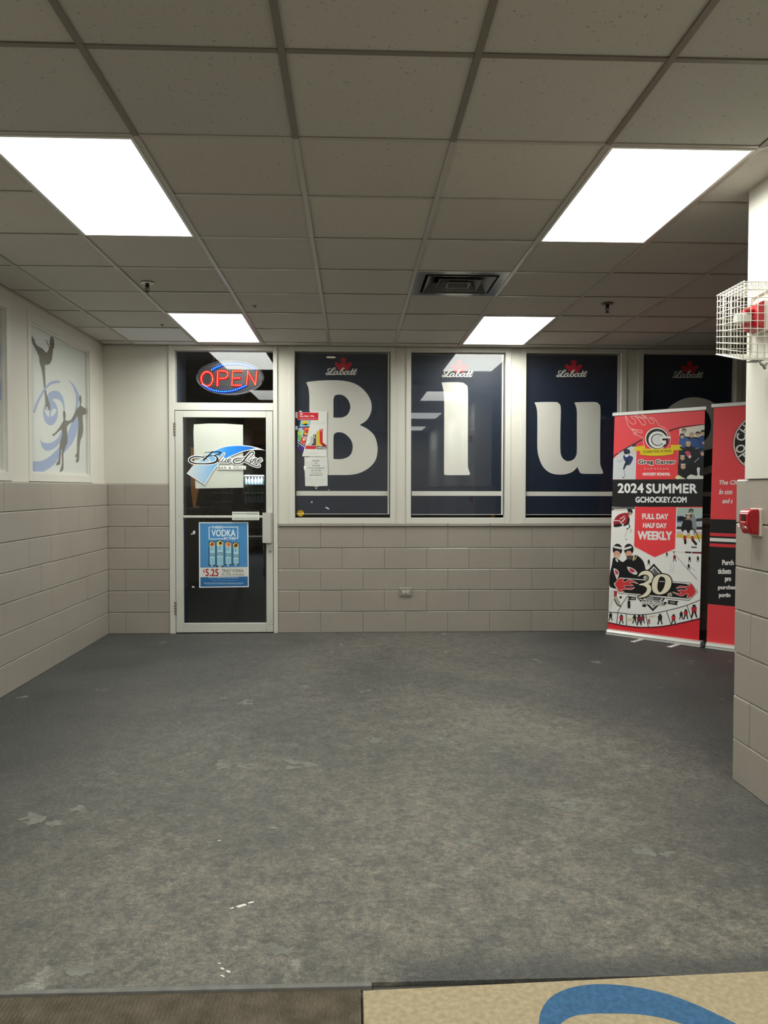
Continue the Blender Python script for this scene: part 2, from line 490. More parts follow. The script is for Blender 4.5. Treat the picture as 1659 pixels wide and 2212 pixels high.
# ---- block walls
def blocks(bm, O, U, N, u0, u1, courses, joints, z0=0., th=.012, mi=0, g=.003, gv=.0006):
    """courses of painted block: chamfered slabs standing proud of the backing"""
    U, N, O = Vector(U), Vector(N), Vector(O)
    for c in range(courses):
        za, zb = z0+c*CB, z0+(c+1)*CB
        cuts = [u0]+[j for j in joints(c) if u0+.03 < j < u1-.03]+[u1]
        for a, b in zip(cuts, cuts[1:]):
            d = th+random.uniform(-.0012, .0012)
            a2, b2 = a+gv, b-gv; l, t = za+g*.6, zb-g*.4
            R = []
            for (aa, bb, ll, tt, dd) in ((a2, b2, l, t, 0.), *[(a2+.0008*q*q, b2-.0008*q*q, l+.0012*q, t-.010+.010*math.cos(q*PI/2), d-.010+.010*math.sin(q*PI/2)) for q in (0, .25, .5, .75, 1.)]):
                R.append([bm.verts.new(O+U*u+Vector((0, 0, z))+N*dd) for u, z in ((aa, ll), (bb, ll), (bb, tt), (aa, tt))])
            for p, q in zip(R, R[1:]):
                for k in range(4): bm.faces.new((p[k], p[(k+1) % 4], q[(k+1) % 4], q[k])).material_index = mi
            bm.faces.new(R[-1]).material_index = mi
XDL, XDR = wx(366), wx(600)          # outer edges of the door frame
WIN = [(625, 636.5, 843.4, 854.5, 940), (877, 888, 1091.5, 1103.5, 940), (1126, 1136, 1341, 1353, 940), (1377, 1389, 1589, 1601, 905)]
WX = [tuple(wx(p, w_[4]) for p in w_[:4]) for w_ in WIN]
ZS = 1.046                           # window frames stand on this sill
jl = wx(270.5, 1160); jm = wx(319.5, 1160)
bm = BM()
box(bm, XL-.4, XDL, .012, .14, 0, 7*CB)                    # backing of the grey block
box(bm, XDR, XFAR, .012, .14, 0, 5*CB)
blocks(bm, (0, .012, 0), (1, 0, 0), (0, -1, 0), XL+.001, XDL-.002, 7, lambda c: [jl] if c % 2 == 0 else [jm])
blocks(bm, (0, .012, 0), (1, 0, 0), (0, -1, 0), XDR+.002, XFAR, 5, lambda c: [k*.4064+(0 if c % 2 == 0 else .2032) for k in range(-4, 12)])
for f in bm.faces: f.material_index = 0
def cbox(*a): box(bm, *a, mi=1)
cbox(XLU-.2, XDL, .010, .14, 7*CB+.0005, H+.04)               # cream plaster beside the door
cbox(XDR, WX[0][0], .004, .14, 5*CB+.03, H+.04)               # piers between the windows
for a, b in zip(WX, WX[1:]): cbox(a[3], b[0], .004, .14, 5*CB+.03, H+.04)
cbox(WX[3][3], XFAR, .004, .14, 5*CB+.03, H+.04)
cbox(XDL, XFAR, .02, .14, H-.0005, H+.04)
bmesh.ops.recalc_face_normals(bm, faces=bm.faces)
struct('wall_back', bm, [block, cream])
# thin painted sill course under the windows
bm = BM(); xs = [XDR+.004]+[wx(p, 1134) for p in (693, 785, 967, 1058, 1240)]+[2.0, 2.4, 2.8, 3.2, 3.6, XFAR]
for a, b in zip(xs, xs[1:]): box(bm, a+.001, b-.001, -.014, .14, 5*CB+.002, 5*CB+.029, bev=.003)
struct('trim_2', bm, block)

ly0 = on(186.4, 1060, 0, XL).y
bm = BM()
box(bm, XL-.4, XL-.012, YBACK, .012, 0, 7*CB)
blocks(bm, (XL-.012, 0, 0), (0, -1, 0), (1, 0, 0), .0, -YBACK, 7,
       lambda c: [-ly0+k*.4064+(0 if c % 2 == 0 else .2032) for k in range(-1, 27)], gv=.0006)
for f in bm.faces: f.material_index = 0
# plaster with two window recesses
LW = [(-1.722, -.318), (-3.43, -2.01)]        # frame outer y ranges, near window second
zt, zb2 = 2.655, 7*CB+.004
ys = [0.012, LW[0][1], LW[0][0], LW[1][1], LW[1][0], YBACK]
for k in (0, 2, 4): box(bm, XLU-.3, XLU, ys[k+1], ys[k], 7*CB+.0005, H+.04, mi=1)
for k in (1, 3):
    box(bm, XLU-.3, XLU, ys[k+1], ys[k], zt, H+.04, mi=1)
    box(bm, XLU-.3, XLU-.05, ys[k+1], ys[k], 7*CB+.0005, zt, mi=1)
bmesh.ops.recalc_face_normals(bm, faces=bm.faces)
struct('wall_left', bm, [block, cream])

# wall end on the right of the picture
ry0 = on(1625, 1150, 0, XR).y
bm = BM()
box(bm, XR+.012, XR+.3, YBACK, YR-.002, 0, 7*CB)
blocks(bm, (XR+.012, 0, 0), (0, -1, 0), (-1, 0, 0), -YR, -YBACK, 7,
       lambda c: [-ry0+k*.4064+(0 if c % 2 == 1 else .2032) for k in range(-1, 22)], gv=.001)
blocks(bm, (XR+.012, YR-.012, 0), (1, 0, 0), (0, 1, 0), 0, .288, 7, lambda c: [])
for f in bm.faces: f.material_index = 0
box(bm, XR-.006, XR+.25, YBACK, YR-.088, 7*CB+.0005, H+.04, mi=1)
bmesh.ops.recalc_face_normals(bm, faces=bm.faces)
struct('wall_right', bm, [block, cream])
bm = BM(); box(bm, XFAR, XFAR+.2, YBACK, .14, 0, H+.04); struct('wall_far_right', bm, mat('dim_wall', '6d6861', rough=.7))
bm = BM(); box(bm, XL-.4, XFAR, YBACK-.2, YBACK, 0, H+.04); struct('wall_behind', bm, mat('rear_wall', '8d877d', rough=.7))

# ---- windows of the back wall
pane = glass('window_glass', 1.1)
def win_frame(bm, X, z0, z1, zi0, zi1, yf=-.006, yb=.10):
    xo0, xi0, xi1, xo1 = X
    box(bm, xo0+.001, xi0, yf, yb, z0, z1, bev=.0015); box(bm, xi1, xo1-.001, yf, yb, z0, z1, bev=.0015)
    box(bm, xi0+.0006, xi1-.0006, yf, yb, zi1, z1, bev=.0015); box(bm, xi0+.0006, xi1-.0006, yf, yb, z0, zi0, bev=.0015)
ZWT, ZWB = 2.680, 1.098
for k, X in enumerate(WX):
    bm = BM(); win_frame(bm, X, ZS, H-.002, ZWB, ZWT)
    o = struct('window_%d' % (k+1), bm, frame_m)
    bm = BM(); box(bm, X[1]-.004, X[2]+.004, .044, .050, ZWB-.004, ZWT+.004)
    obj('glass_pane', bm, pane, o)

# ---- windows of the left wall (white backed panes)
frost = mat('frosted_backing', 'dde2dc', rough=.5)
for k, (ya, yb) in enumerate(LW):
    bm = BM()
    def lb(y0, y1, z0, z1, x0=XLU-.05, x1=XLU+.004): box(bm, x0, x1, y0, y1, z0, z1, bev=.0015)
    fw = .062
    lb(ya, ya+fw, zb2, zt); lb(yb-fw, yb, zb2, zt); lb(ya+fw, yb-fw, zt-fw, zt); lb(ya+fw, yb-fw, zb2, zb2+fw-.004)
    for q in ((ya+fw, ya+fw+.014, zb2+fw-.004, zt-fw), (yb-fw-.014, yb-fw, zb2+fw-.004, zt-fw), (ya+fw+.014, yb-fw-.014, zt-fw-.014, zt-fw), (ya+fw+.014, yb-fw-.014, zb2+fw-.004, zb2+fw+.012)):
        lb(*q, x1=XLU-.008)
    o = struct('window_%d' % (k+5), bm, frame_m)
    bm = BM(); box(bm, XLU-.049, XLU-.033, ya+fw, yb-fw, zb2+fw-.004, zt-fw); obj('backing_panel', bm, frost, o)
    bm = BM(); box(bm, XLU-.026, XLU-.022, ya+fw-.002, yb-fw+.002, zb2+fw-.006, zt-fw+.002); obj('glass_pane', bm, pane, o)

# ---- door, its frame and the light above it
bm = BM()
xi0, xi1 = wx(378.6), wx(590.3)
zr0, zr1 = wz(886.5, 480), wz(870.3, 480); ztr = wz(756.5, 480)
box(bm, XDL, xi0-.002, -.012, .11, 0, H-.002, bev=.002); box(bm, xi1+.002, XDR, -.012, .11, 0, H-.002, bev=.002)
box(bm, xi0-.0014, xi1+.0014, -.010, .11, ztr, H-.002, bev=.002); box(bm, xi0-.0014, xi1+.0014, -.010, .11, zr0, zr1, bev=.002)
box(bm, xi0-.0012, xi0+.02, .03, .11, 0, zr0); box(bm, xi1-.02, xi1+.0012, .03, .11, 0, zr0)
struct('door_1_frame', bm, frame_m)
bm = BM(); box(bm, xi0+.001, xi1-.001, .044, .050, zr1+.001, ztr-.001); struct('window_7', bm, pane)
gx0, gx1 = wx(395.5), wx(575); gz0, gz1 = wz(1346, 480), wz(902, 480); zd0, zd1 = .010, wz(888, 480)
xd0, xd1 = xi0+.003, xi1-.003
bm = BM()
box(bm, xd0, gx0, -.010, .028, zd0, zd1, bev=.002); box(bm, gx1, xd1, -.010, .028, zd0, zd1, bev=.002)
box(bm, gx0+.0006, gx1-.0006, -.010, .028, gz1, zd1, bev=.002); box(bm, gx0+.0006, gx1-.0006, -.010, .028, zd0, gz0, bev=.002)
alum = mat('door_aluminium', 'c9c8c0', rough=.38, noise=(4, .03))
door = struct('door_1', bm, alum)
bm = BM(); box(bm, gx0-.003, gx1+.003, .008, .014, gz0-.003, gz1+.003); obj('glass_pane', bm, pane, door)
bm = BM(); box(bm, gx0+.001, wx(570), -.012, .006, wz(1118.6, 480), wz(1113.6, 480), bev=.003); obj('push_bar', bm, alum, door)
steel = mat('brushed_steel', 'c4c0b8', rough=.35, metal=.6)
for (ya, yb) in ((912, 941), (1298, 1327)):
    bm = BM(); z0, z1 = wz(yb, 378), wz(ya, 378)
    for k in range(5): lathe(bm, [(.006, z0+(z1-z0)*k/5+.001), (.006, z0+(z1-z0)*(k+1)/5-.001)], (xi0-.001, -.014, 0), 12)
    box(bm, xi0-.012, xi0+.010, -.0135, -.0095, z0+.003, z1-.003)
    obj('hinge', bm, mat('dull_hinge', '8f877c', rough=.45, metal=.5), door)
bm = BM()
hx0, hx1, hz0, hz1 = wx(568), wx(587.6), wz(1172, 578), wz(1107, 578)
prism(bm, [(hx0, -.052), (hx1-.012, -.052), (hx1, -.040), (hx1, -.0105), (hx0+.06, -.0105), (hx0+.06, -.038), (hx0, -.044)], 2, hz0, hz1)
obj('pull_handle', bm, mat('handle_metal', 'd2d0ca', rough=.3, metal=.3), door)
bm = BM(); c = (wx(584), -.011, wz(1189.5, 584)); lathe(bm, [(.014, 0), (.014, .004), (.011, .006)], c, 20, axis='y')
lk = obj('lock_cylinder', bm, steel, door)
bm = BM(); lathe(bm, [(.004, 0), (.004, .0065)], c, 10, axis='y'); obj('keyhole', bm, dark, lk)
for (px, py) in ((388, 1116), (585, 1342), (582, 1349), (588, 1349), (576, 1360), (401, 1349)):
    bm = BM(); lathe(bm, [(.0035, 0), (.0035, .0015)], (wx(px), -.0095, wz(py, px)), 8, axis='y'); obj('screw_hole', bm, dark, door)
bm = BM(); box(bm, xi0, xi1, -.004, .11, .0003, .006, bev=.002); struct('trim_3', bm, mat('threshold', '2d2b28', rough=.6))

# ---- the dark bar behind
bar_wall = mat('bar_wall', '2c2c33', rough=.8); bar_blue = mat('bar_blue', '1b3f74', rough=.6)
bm = BM(); box(bm, -5.4, XFAR, .16, 10.6, -.03, -.002); struct('floor_bar', bm, mat('bar_floor', '0f0e0e', rough=.75, noise=(3, .2)))
bm = BM(); box(bm, -5.4, XFAR, .16, 10.6, H+.04, H+.1); struct('ceiling_bar', bm, mat('bar_ceiling', '303034', rough=.9))
bm = BM(); box(bm, -5.4, XFAR, 10.4, 10.6, -.002, H+.04); struct('wall_bar_back', bm, bar_wall)
bm = BM(); box(bm, -5.4, -5.2, .16, 10.4, -.002, H+.04); box(bm, -5.4, XL-.4, .0, .16, -.002, H+.04); struct('wall_bar_left', bm, bar_wall)
bm = BM(); box(bm, -2.3, -2.205, .145, .62, -.002, 1.06, mi=0); box(bm, -2.3, -2.205, .145, .62, 1.06, H+.04, mi=1)
struct('wall_bar_return', bm, [bar_blue, mat('bar_slate', '6c7488', rough=.6)])
bm = BM(); box(bm, XFAR-.1, XFAR, .16, 10.4, -.002, H+.04); struct('wall_bar_right', bm, bar_wall)

# ---- ceiling lights
def panel_mat():
    m = bpy.data.materials.new('lamp_diffuser'); m.use_nodes = True; nt = m.node_tree; nt.nodes.clear()
    out = nt.nodes.new('ShaderNodeOutputMaterial'); e = nt.nodes.new('ShaderNodeEmission')
    e.inputs[0].default_value = (*PANEL_COL, 1); e.inputs[1].default_value = PANEL
    nt.links.new(e.outputs[0], out.inputs[0]); return m
pm = panel_mat(); troffer = mat('troffer_frame', 'dcdad4', rough=.35)
LL = {(-2, 1): 'large glowing ceiling panel nearest the wall with the skater windows', (2, 1): 'large glowing ceiling panel nearest the wall end with the wire cage',
      (-2, 6): 'ceiling light panel directly in front of the glowing oval sign', (2, 6): 'ceiling light panel in front of the letter l window, just past the air vent',
      (-2, -4): 'ceiling light panel overhead on the skater window side, before the mats', (2, -4): 'ceiling light panel overhead on the wire cage side, before the mats',
      (-2, -9): 'rearmost ceiling light panel on the skater window side', (2, -9): 'rearmost ceiling light panel on the wire cage side'}
for (i, j) in LIGHTS:
    x0, y0 = GX+i*TS, GY+j*TS; x1, y1 = x0+TS, y0+2*TS
    t = thing('ceiling_light', LL[(i, j)], 'ceiling light', ((x0+x1)/2, (y0+y1)/2, H), group='fluorescent ceiling panels')
    bm = BM(); a, b = .013, .026
    for q in ((x0+a, x0+b, y0+a, y1-a), (x1-b, x1-a, y0+a, y1-a), (x0+b, x1-b, y0+a, y0+b), (x0+b, x1-b, y1-b, y1-a)): box(bm, *q, H-.003, H+.02)
    box(bm, x0+a, x1-a, y0+a, y1-a, H+.03, H+.09)
    obj('frame', bm, troffer, t)
    bm = BM(); box(bm, x0+b, x1-b, y0+b, y1-b, H+.002, H+.006)
    obj('diffuser', bm, pm, t)
    la = bpy.data.lights.new('troffer_light', 'AREA'); la.shape = 'RECTANGLE'; la.size = x1-x0-2*b; la.size_y = y1-y0-2*b
    la.energy = PANEL_W; la.color = PANEL_COL; la.spread = math.radians(SPREAD)
    lo = bpy.data.objects.new('troffer_light', la); COL.objects.link(lo); lo.parent = t; lo.location = (0, 0, .001)

# ================================================================ LETTER FILMS ON THE WINDOWS
navy = None
def film_mat():
    m = bpy.data.materials.new('navy_film'); m.use_nodes = True; nt = m.node_tree
    b = nt.nodes['Principled BSDF']; b.inputs['Base Color'].default_value = (*lin('1f2a3c'), 1); b.inputs['Roughness'].default_value = .4
    out = nt.nodes['Material Output']; mix = nt.nodes.new('ShaderNodeMixShader'); tr = nt.nodes.new('ShaderNodeBsdfTransparent')
    mix.inputs[0].default_value = .10
    nt.links.new(b.outputs[0], mix.inputs[1]); nt.links.new(tr.outputs[0], mix.inputs[2]); nt.links.new(mix.outputs[0], out.inputs[0])
    return m
navy = film_mat()
WHITE, RED = 'dedcd4', 'c01f33'
FP = Plane((0, .0505, 0), (1, 0, 0), (0, -1, 0))
C4, C5, C6, CL = (590, 730, .18984), (860, 730, .30139), (1380, 740, .14466), (690, 760, .06028)
LEAF = [(855, 175), (890, 240), (962, 232), (945, 330), (932, 445), (985, 440), (1050, 385), (1085, 372), (1150, 370), (1165, 460), (1120, 520), (1055, 580), (1065, 612), (1000, 650), (940, 662), (880, 640), (855, 665)]
LEAF = LEAF+[(1710-x, y) for x, y in LEAF[-2:0:-1]]
SCRIPT = [([(400, 614), (345, 606), (303, 645), (312, 695), (360, 722), (440, 690), (530, 640), (575, 600), (558, 575), (520, 578), (470, 625), (430, 700), (385, 765), (315, 815), (250, 815), (232, 786), (282, 757), (350, 785), (425, 815), (490, 800), (530, 760)], [24, 30, 34, 30, 24, 20, 18, 22, 24, 26, 40, 46, 40, 30, 26, 24, 26, 32, 38, 30, 20]),
          ([(655, 700), (590, 695), (525, 745), (510, 800), (560, 815), (620, 770), (665, 700), (632, 785), (665, 815), (715, 785)], [28, 30, 40, 40, 30, 26, 36, 40, 30, 20]),
          ([(700, 795), (760, 720), (840, 645), (885, 600), (872, 575), (838, 585), (790, 650), (750, 735), (742, 795), (785, 815), (845, 785), (868, 735), (845, 705), (815, 720)], [20, 20, 20, 22, 24, 28, 42, 44, 40, 32, 34, 36, 26, 20]),
          ([(868, 735), (905, 735), (935, 705)], [16, 18, 16]),
          ([(1040, 700), (975, 695), (905, 745), (892, 800), (940, 815), (1000, 770), (1050, 700), (1015, 785), (1050, 815), (1105, 780)], [28, 30, 40, 40, 30, 26, 36, 40, 30, 20]),
          ([(1205, 620), (1160, 710), (1118, 790), (1145, 815), (1200, 780)], [40, 44, 44, 32, 20]),
          ([(1305, 625), (1260, 710), (1218, 790), (1245, 818), (1290, 795), (1318, 760)], [40, 44, 44, 34, 24, 18]),
          ([(1080, 706), (1200, 700), (1335, 692)], [22, 26, 22])]
B_OUT = [(375, 508, 1), (430, 495), (600, 482), (780, 485), (930, 520), (1040, 600), (1105, 700), (1122, 790), (1105, 870), (1060, 940), (985, 990, 1), (1080, 1040), (1150, 1110), (1182, 1200), (1188, 1290), (1165, 1390), (1100, 1470), (1000, 1530), (880, 1557), (700, 1560), (500, 1560), (375, 1560, 1), (405, 1500), (412, 1430), (412, 1300), (412, 1000), (412, 760), (411, 650), (402, 575), (388, 535)]
B_H1 = [(686, 905, 1), (686, 840), (686, 740), (689, 690), (705, 655), (745, 645), (800, 655), (850, 700), (878, 770), (868, 835), (838, 880), (790, 903), (740, 908)]
B_H2 = [(686, 1376, 1), (686, 1300), (686, 1170), (689, 1112), (705, 1085), (745, 1073), (800, 1083), (850, 1118), (890, 1170), (905, 1235), (893, 1305), (858, 1350), (800, 1374), (740, 1380)]
L_OUT = [(312, 322, 1), (330, 318), (445, 318), (484, 334), (500, 378), (500, 640), (500, 900), (505, 940), (516, 975, 1), (508, 983, 1), (348, 983), (332, 975), (329, 955), (330, 700), (330, 460), (325, 380)]
U_OUT = [(977, 461, 1), (1120, 459), (1152, 470), (1166, 505), (1163, 650), (1163, 800), (1172, 850), (1195, 876), (1222, 883), (1255, 872), (1275, 845), (1281, 800), (1281, 640), (1281, 540), (1277, 500), (1263, 462, 1), (1405, 459), (1437, 473), (1450, 510), (1448, 700), (1448, 880), (1453, 920), (1471, 965, 1), (1462, 974, 1), (1325, 973), (1300, 958), (1285, 924, 1), (1262, 950), (1225, 970), (1165, 980), (1092, 968), (1040, 925), (1010, 860), (998, 790), (998, 650), (997, 540), (990, 495)]
def E_ring(rx, ry, cx=1500, cy=944): return [(cx+rx*math.cos(2*PI*k/40), cy+ry*math.sin(2*PI*k/40)) for k in range(40)]
FILMS = [
    (0, (639.7, 841, 762.7, 1110.8), 741.5, 770.9, (1060.7, 1070.8), 'navy window film with a giant pale capital B, in the window beside the door', 'letter_b'),
    (1, (889.8, 1087, 766.0, 1112.0), 992.6, 775.8, (1061.0, 1071.0), 'navy window film with a tall pale letter l, between the B and u films', 'letter_l'),
    (2, (1137, 1336, 766.5, 1112.5), 1239.2, 775.8, (1062.0, 1071.5), 'navy window film with a giant pale letter u, left of the summer hockey banner', 'letter_u'),
    (3, (1391, 1583, 766.3, 1112.5), 1490.3, 778.0, (1062.5, 1072.5), 'dark navy window film with a round pale letter e, mostly behind the two banners', 'letter_e')]
leaf0 = FP.px(741.5, 770.9)
for k, (a, b, c, d), lx, lyy, (s0, s1), label, lname in FILMS:
    ym = (c+d)/2; u0, u1 = FP.px(a, ym)[0], FP.px(b, ym)[0]; v1, v0 = FP.px((a+b)/2, c)[1], FP.px((a+b)/2, d)[1]
    t = thing('window_film', label, 'window film', ((u0+u1)/2, .0508, v0), group='letter films on the windows')
    bm = BM(); sheet(bm, FP, u0, u1, v0, v1, .0004)
    obj('film_sheet', bm, navy, t)
    ly = []
    p = Print(FP, (0, 0, 1), layers=ly)
    def R(x0, x1, y0, y1, col): p.uvpoly([[(x0, y0), (x1, y0), (x1, y1), (x0, y1)]], col)
    tk = .005
    R(u1-.016, u1, v0, v1, WHITE); R(u0, u1-.016, v0, v0+tk, WHITE); R(u0, u1-.016, v1-tk, v1, '8d8f93'); R(u0, u0+.003, v0+tk, v1-tk, '55585f')
    p.done('border_line', t)
    p = Print(FP, (0, 0, 1), layers=ly); q0, q1 = FP.px(740, s1)[1], FP.px(740, s0)[1]
    if k: q0, q1 = FP.px((a+b)/2, s1)[1], FP.px((a+b)/2, s0)[1]
    R(u0, u1-.016, q0, q1, WHITE); p.done('stripe', t)
    p = Print(FP, C4 if k == 0 else C5 if k < 3 else (0, 0, 1), layers=ly)
    if k == 0: p.poly(B_OUT, WHITE, [B_H1, B_H2], curve=True)
    elif k == 1: p.poly(L_OUT, WHITE, curve=True)
    elif k == 2: p.poly(U_OUT, WHITE, curve=True)
    else:
        # round e: ring cut open below the bar
        O = E_ring(82, 86); ang = lambda x, y: (1500+82*math.cos(math.radians(x)), 944+86*math.sin(math.radians(x)))
        outer = [(1500+82*math.cos(math.radians(t_)), 944+86*math.sin(math.radians(t_))) for t_ in range(40, 372, 8)]
        inner = [(1506+34*math.cos(math.radians(t_)), 948+62*math.sin(math.radians(t_))) for t_ in range(150, 55, -8)]
        p.poly(outer+[(1578, 960), (1470, 985)]+[(1478, 1000), (1492, 1012), (1512, 1014), (1540, 1004)], WHITE, [[(1506+30*math.cos(math.radians(t_)), 918+40*math.sin(math.radians(t_))) for t_ in range(0, 360, 12)]])
    p.done(lname, t)
    # maple leaf and script word, moved across from the first film
    p = Print(FP, CL, layers=ly)
    g = FP.px(lx, lyy); du, dv = g[0]-leaf0[0], g[1]-leaf0[1]
    base_uv = p.uv
    p.uv = lambda q, f=base_uv: (f(q)[0]+du, f(q)[1]+dv)
    p.poly(LEAF, RED); p.done('maple_leaf', t)
    p2 = Print(FP, CL, layers=ly); f2 = Print(FP, CL).uv
    p2.uv = lambda q, f=f2: (f(q)[0]+du, f(q)[1]+dv)
    for pts, wd in SCRIPT: p2.stroke(pts, [x*1.15 for x in wd], WHITE, n=5)
    p2.ell(1352, 640, 16, 16, WHITE, 8)
    p2.done('script_lettering', t)

# ================================================================ SKATER FILMS ON THE LEFT WALL
LP = Plane((XLU-.0329, 0, 0), (0, 1, 0), (1, 0, 0))
CM = (0, 640, .18535)
BL, SK = '97abd4', '55534d'
ya, yb = LW[0]
t = thing('window_mural', 'frosted window picture with three grey skaters on blue swirls', 'window film', (XLU-.032, (ya+yb)/2, zb2+.06), group='skater pictures in the wall windows')
ly = []
p = Print(LP, CM, layers=ly)
p.poly([(560, 1140), (600, 1110), (640, 1100), (690, 1115), (730, 1170), (748, 1240), (755, 1330, 1), (742, 1325, 1), (725, 1250), (690, 1207), (650, 1195), (610, 1205), (575, 1250), (545, 1215)], BL, curve=True)
p.ell(588, 1355, 87, 150, BL, 36)
p.poly([(522, 1325), (545, 1318), (570, 1330), (575, 1410, 1), (540, 1380)], 'dde2dc', curve=True)
p.poly([(590, 1372), (610, 1322), (640, 1308), (656, 1325), (640, 1370), (600, 1407, 1)], 'dde2dc', curve=True)
p.poly([(780, 973, 1), (830, 1000), (880, 1060), (910, 1120), (920, 1180), (905, 1290), (868, 1372, 1), (880, 1280), (885, 1180), (865, 1100), (830, 1020)], BL, curve=True)
p.poly([(905, 1390), (915, 1460), (905, 1550), (860, 1680), (790, 1780), (740, 1830), (690, 1880), (630, 1960), (550, 2020), (460, 2067), (382, 2068, 1), (380, 1925, 1), (470, 1920), (560, 1880), (640, 1810), (700, 1740), (760, 1640), (810, 1540), (840, 1460), (870, 1420)], BL, curve=True)
p.poly([(468, 1655, 1), (490, 1695), (540, 1712), (610, 1700), (680, 1640), (725, 1545), (745, 1560), (730, 1640), (690, 1720), (620, 1780), (550, 1802), (500, 1770), (475, 1710)], BL, curve=True)
p.done('blue_swirls', t)
def skater(pts, extra=None):
    q = Print(LP, CM, layers=ly); q.poly(pts, SK, curve=True, n=4)
    if extra: extra(q)
    q.done('skater_silhouette', t)
skater([(368, 455, 1), (400, 500), (412, 545), (440, 580), (490, 605), (520, 640), (536, 660, 1), (560, 635), (570, 600), (552, 560), (533, 515), (541, 510), (560, 555), (574, 588, 1), (582, 580, 1), (577, 540), (585, 490), (600, 465), (618, 480), (630, 520), (632, 605, 1), (620, 608, 1), (615, 650), (610, 700), (600, 750), (580, 785), (550, 800), (523, 795, 1), (525, 850), (528, 960), (532, 1060), (547, 1150), (580, 1260), (586, 1305), (580, 1328, 1), (532, 1318, 1), (530, 1270), (522, 1160), (508, 1040), (500, 960), (485, 860), (460, 770), (455, 710), (430, 650), (400, 590), (370, 530)],
       lambda q: q.poly([(540, 1285), (556, 1295), (562, 1315), (540, 1315)], 'dde2dc'))
q = Print(LP, CM, layers=ly); q.stroke([(688, 996), (640, 1000), (590, 1015), (535, 1065), (480, 1150), (430, 1250), (398, 1348)], [28, 32, 30, 26, 26, 28, 24], BL); q.done('blue_swirl', t)
skater([(745, 1330), (760, 1350), (766, 1400), (760, 1440), (790, 1450), (825, 1438), (858, 1390), (872, 1375, 1), (880, 1420, 1), (862, 1445), (835, 1468), (805, 1490), (782, 1520), (779, 1570), (787, 1680), (770, 1740), (748, 1800), (738, 1850), (740, 1960), (735, 2030, 1), (698, 2052, 1), (700, 2030), (722, 1950), (718, 1880), (722, 1800), (712, 1785), (706, 1850), (700, 1960, 1), (654, 1972, 1), (655, 1950), (682, 1900), (690, 1800), (700, 1700), (722, 1615), (722, 1560), (702, 1560), (660, 1600), (620, 1635, 1), (616, 1620, 1), (600, 1612, 1), (640, 1590), (690, 1530), (720, 1480), (738, 1448), (736, 1400), (734, 1350)])
skater([(935, 1152), (948, 1175), (948, 1230), (942, 1270), (965, 1290), (1010, 1312), (1038, 1317, 1), (1038, 1366, 1), (1000, 1375), (968, 1386), (962, 1430), (970, 1540), (960, 1620), (935, 1690), (925, 1800), (918, 1920), (885, 1938, 1), (888, 1910), (898, 1870, 1), (875, 1875, 1), (878, 1850), (895, 1820), (898, 1700), (905, 1600), (915, 1500), (905, 1405), (885, 1415), (850, 1472, 1), (838, 1430), (862, 1375), (895, 1310), (922, 1282), (928, 1240), (920, 1200), (925, 1165)])
ya, yb = LW[1]
t2 = thing('window_mural', 'frosted window picture cut off at the photo edge, with a dark stick and blue arc', 'window film', (XLU-.032, (ya+yb)/2, zb2+.06), group='skater pictures in the wall windows')
ly = []
p = Print(LP, CM, layers=ly)
p.poly([(-420, 620), (-300, 530), (-160, 480), (-20, 525), (30, 600), (68, 720), (84, 860), (80, 980), (58, 1080), (0, 1220), (-100, 1300), (-30, 1130), (5, 980), (5, 850), (-15, 720), (-70, 640), (-200, 600), (-320, 630)], BL, curve=True); p.done('blue_swirl', t2)
p = Print(LP, CM, layers=ly); p.stroke([(24, 238), (2, 325), (-40, 430)], [14, 16, 14], '3b3a37'); p.done('stick_silhouette', t2)

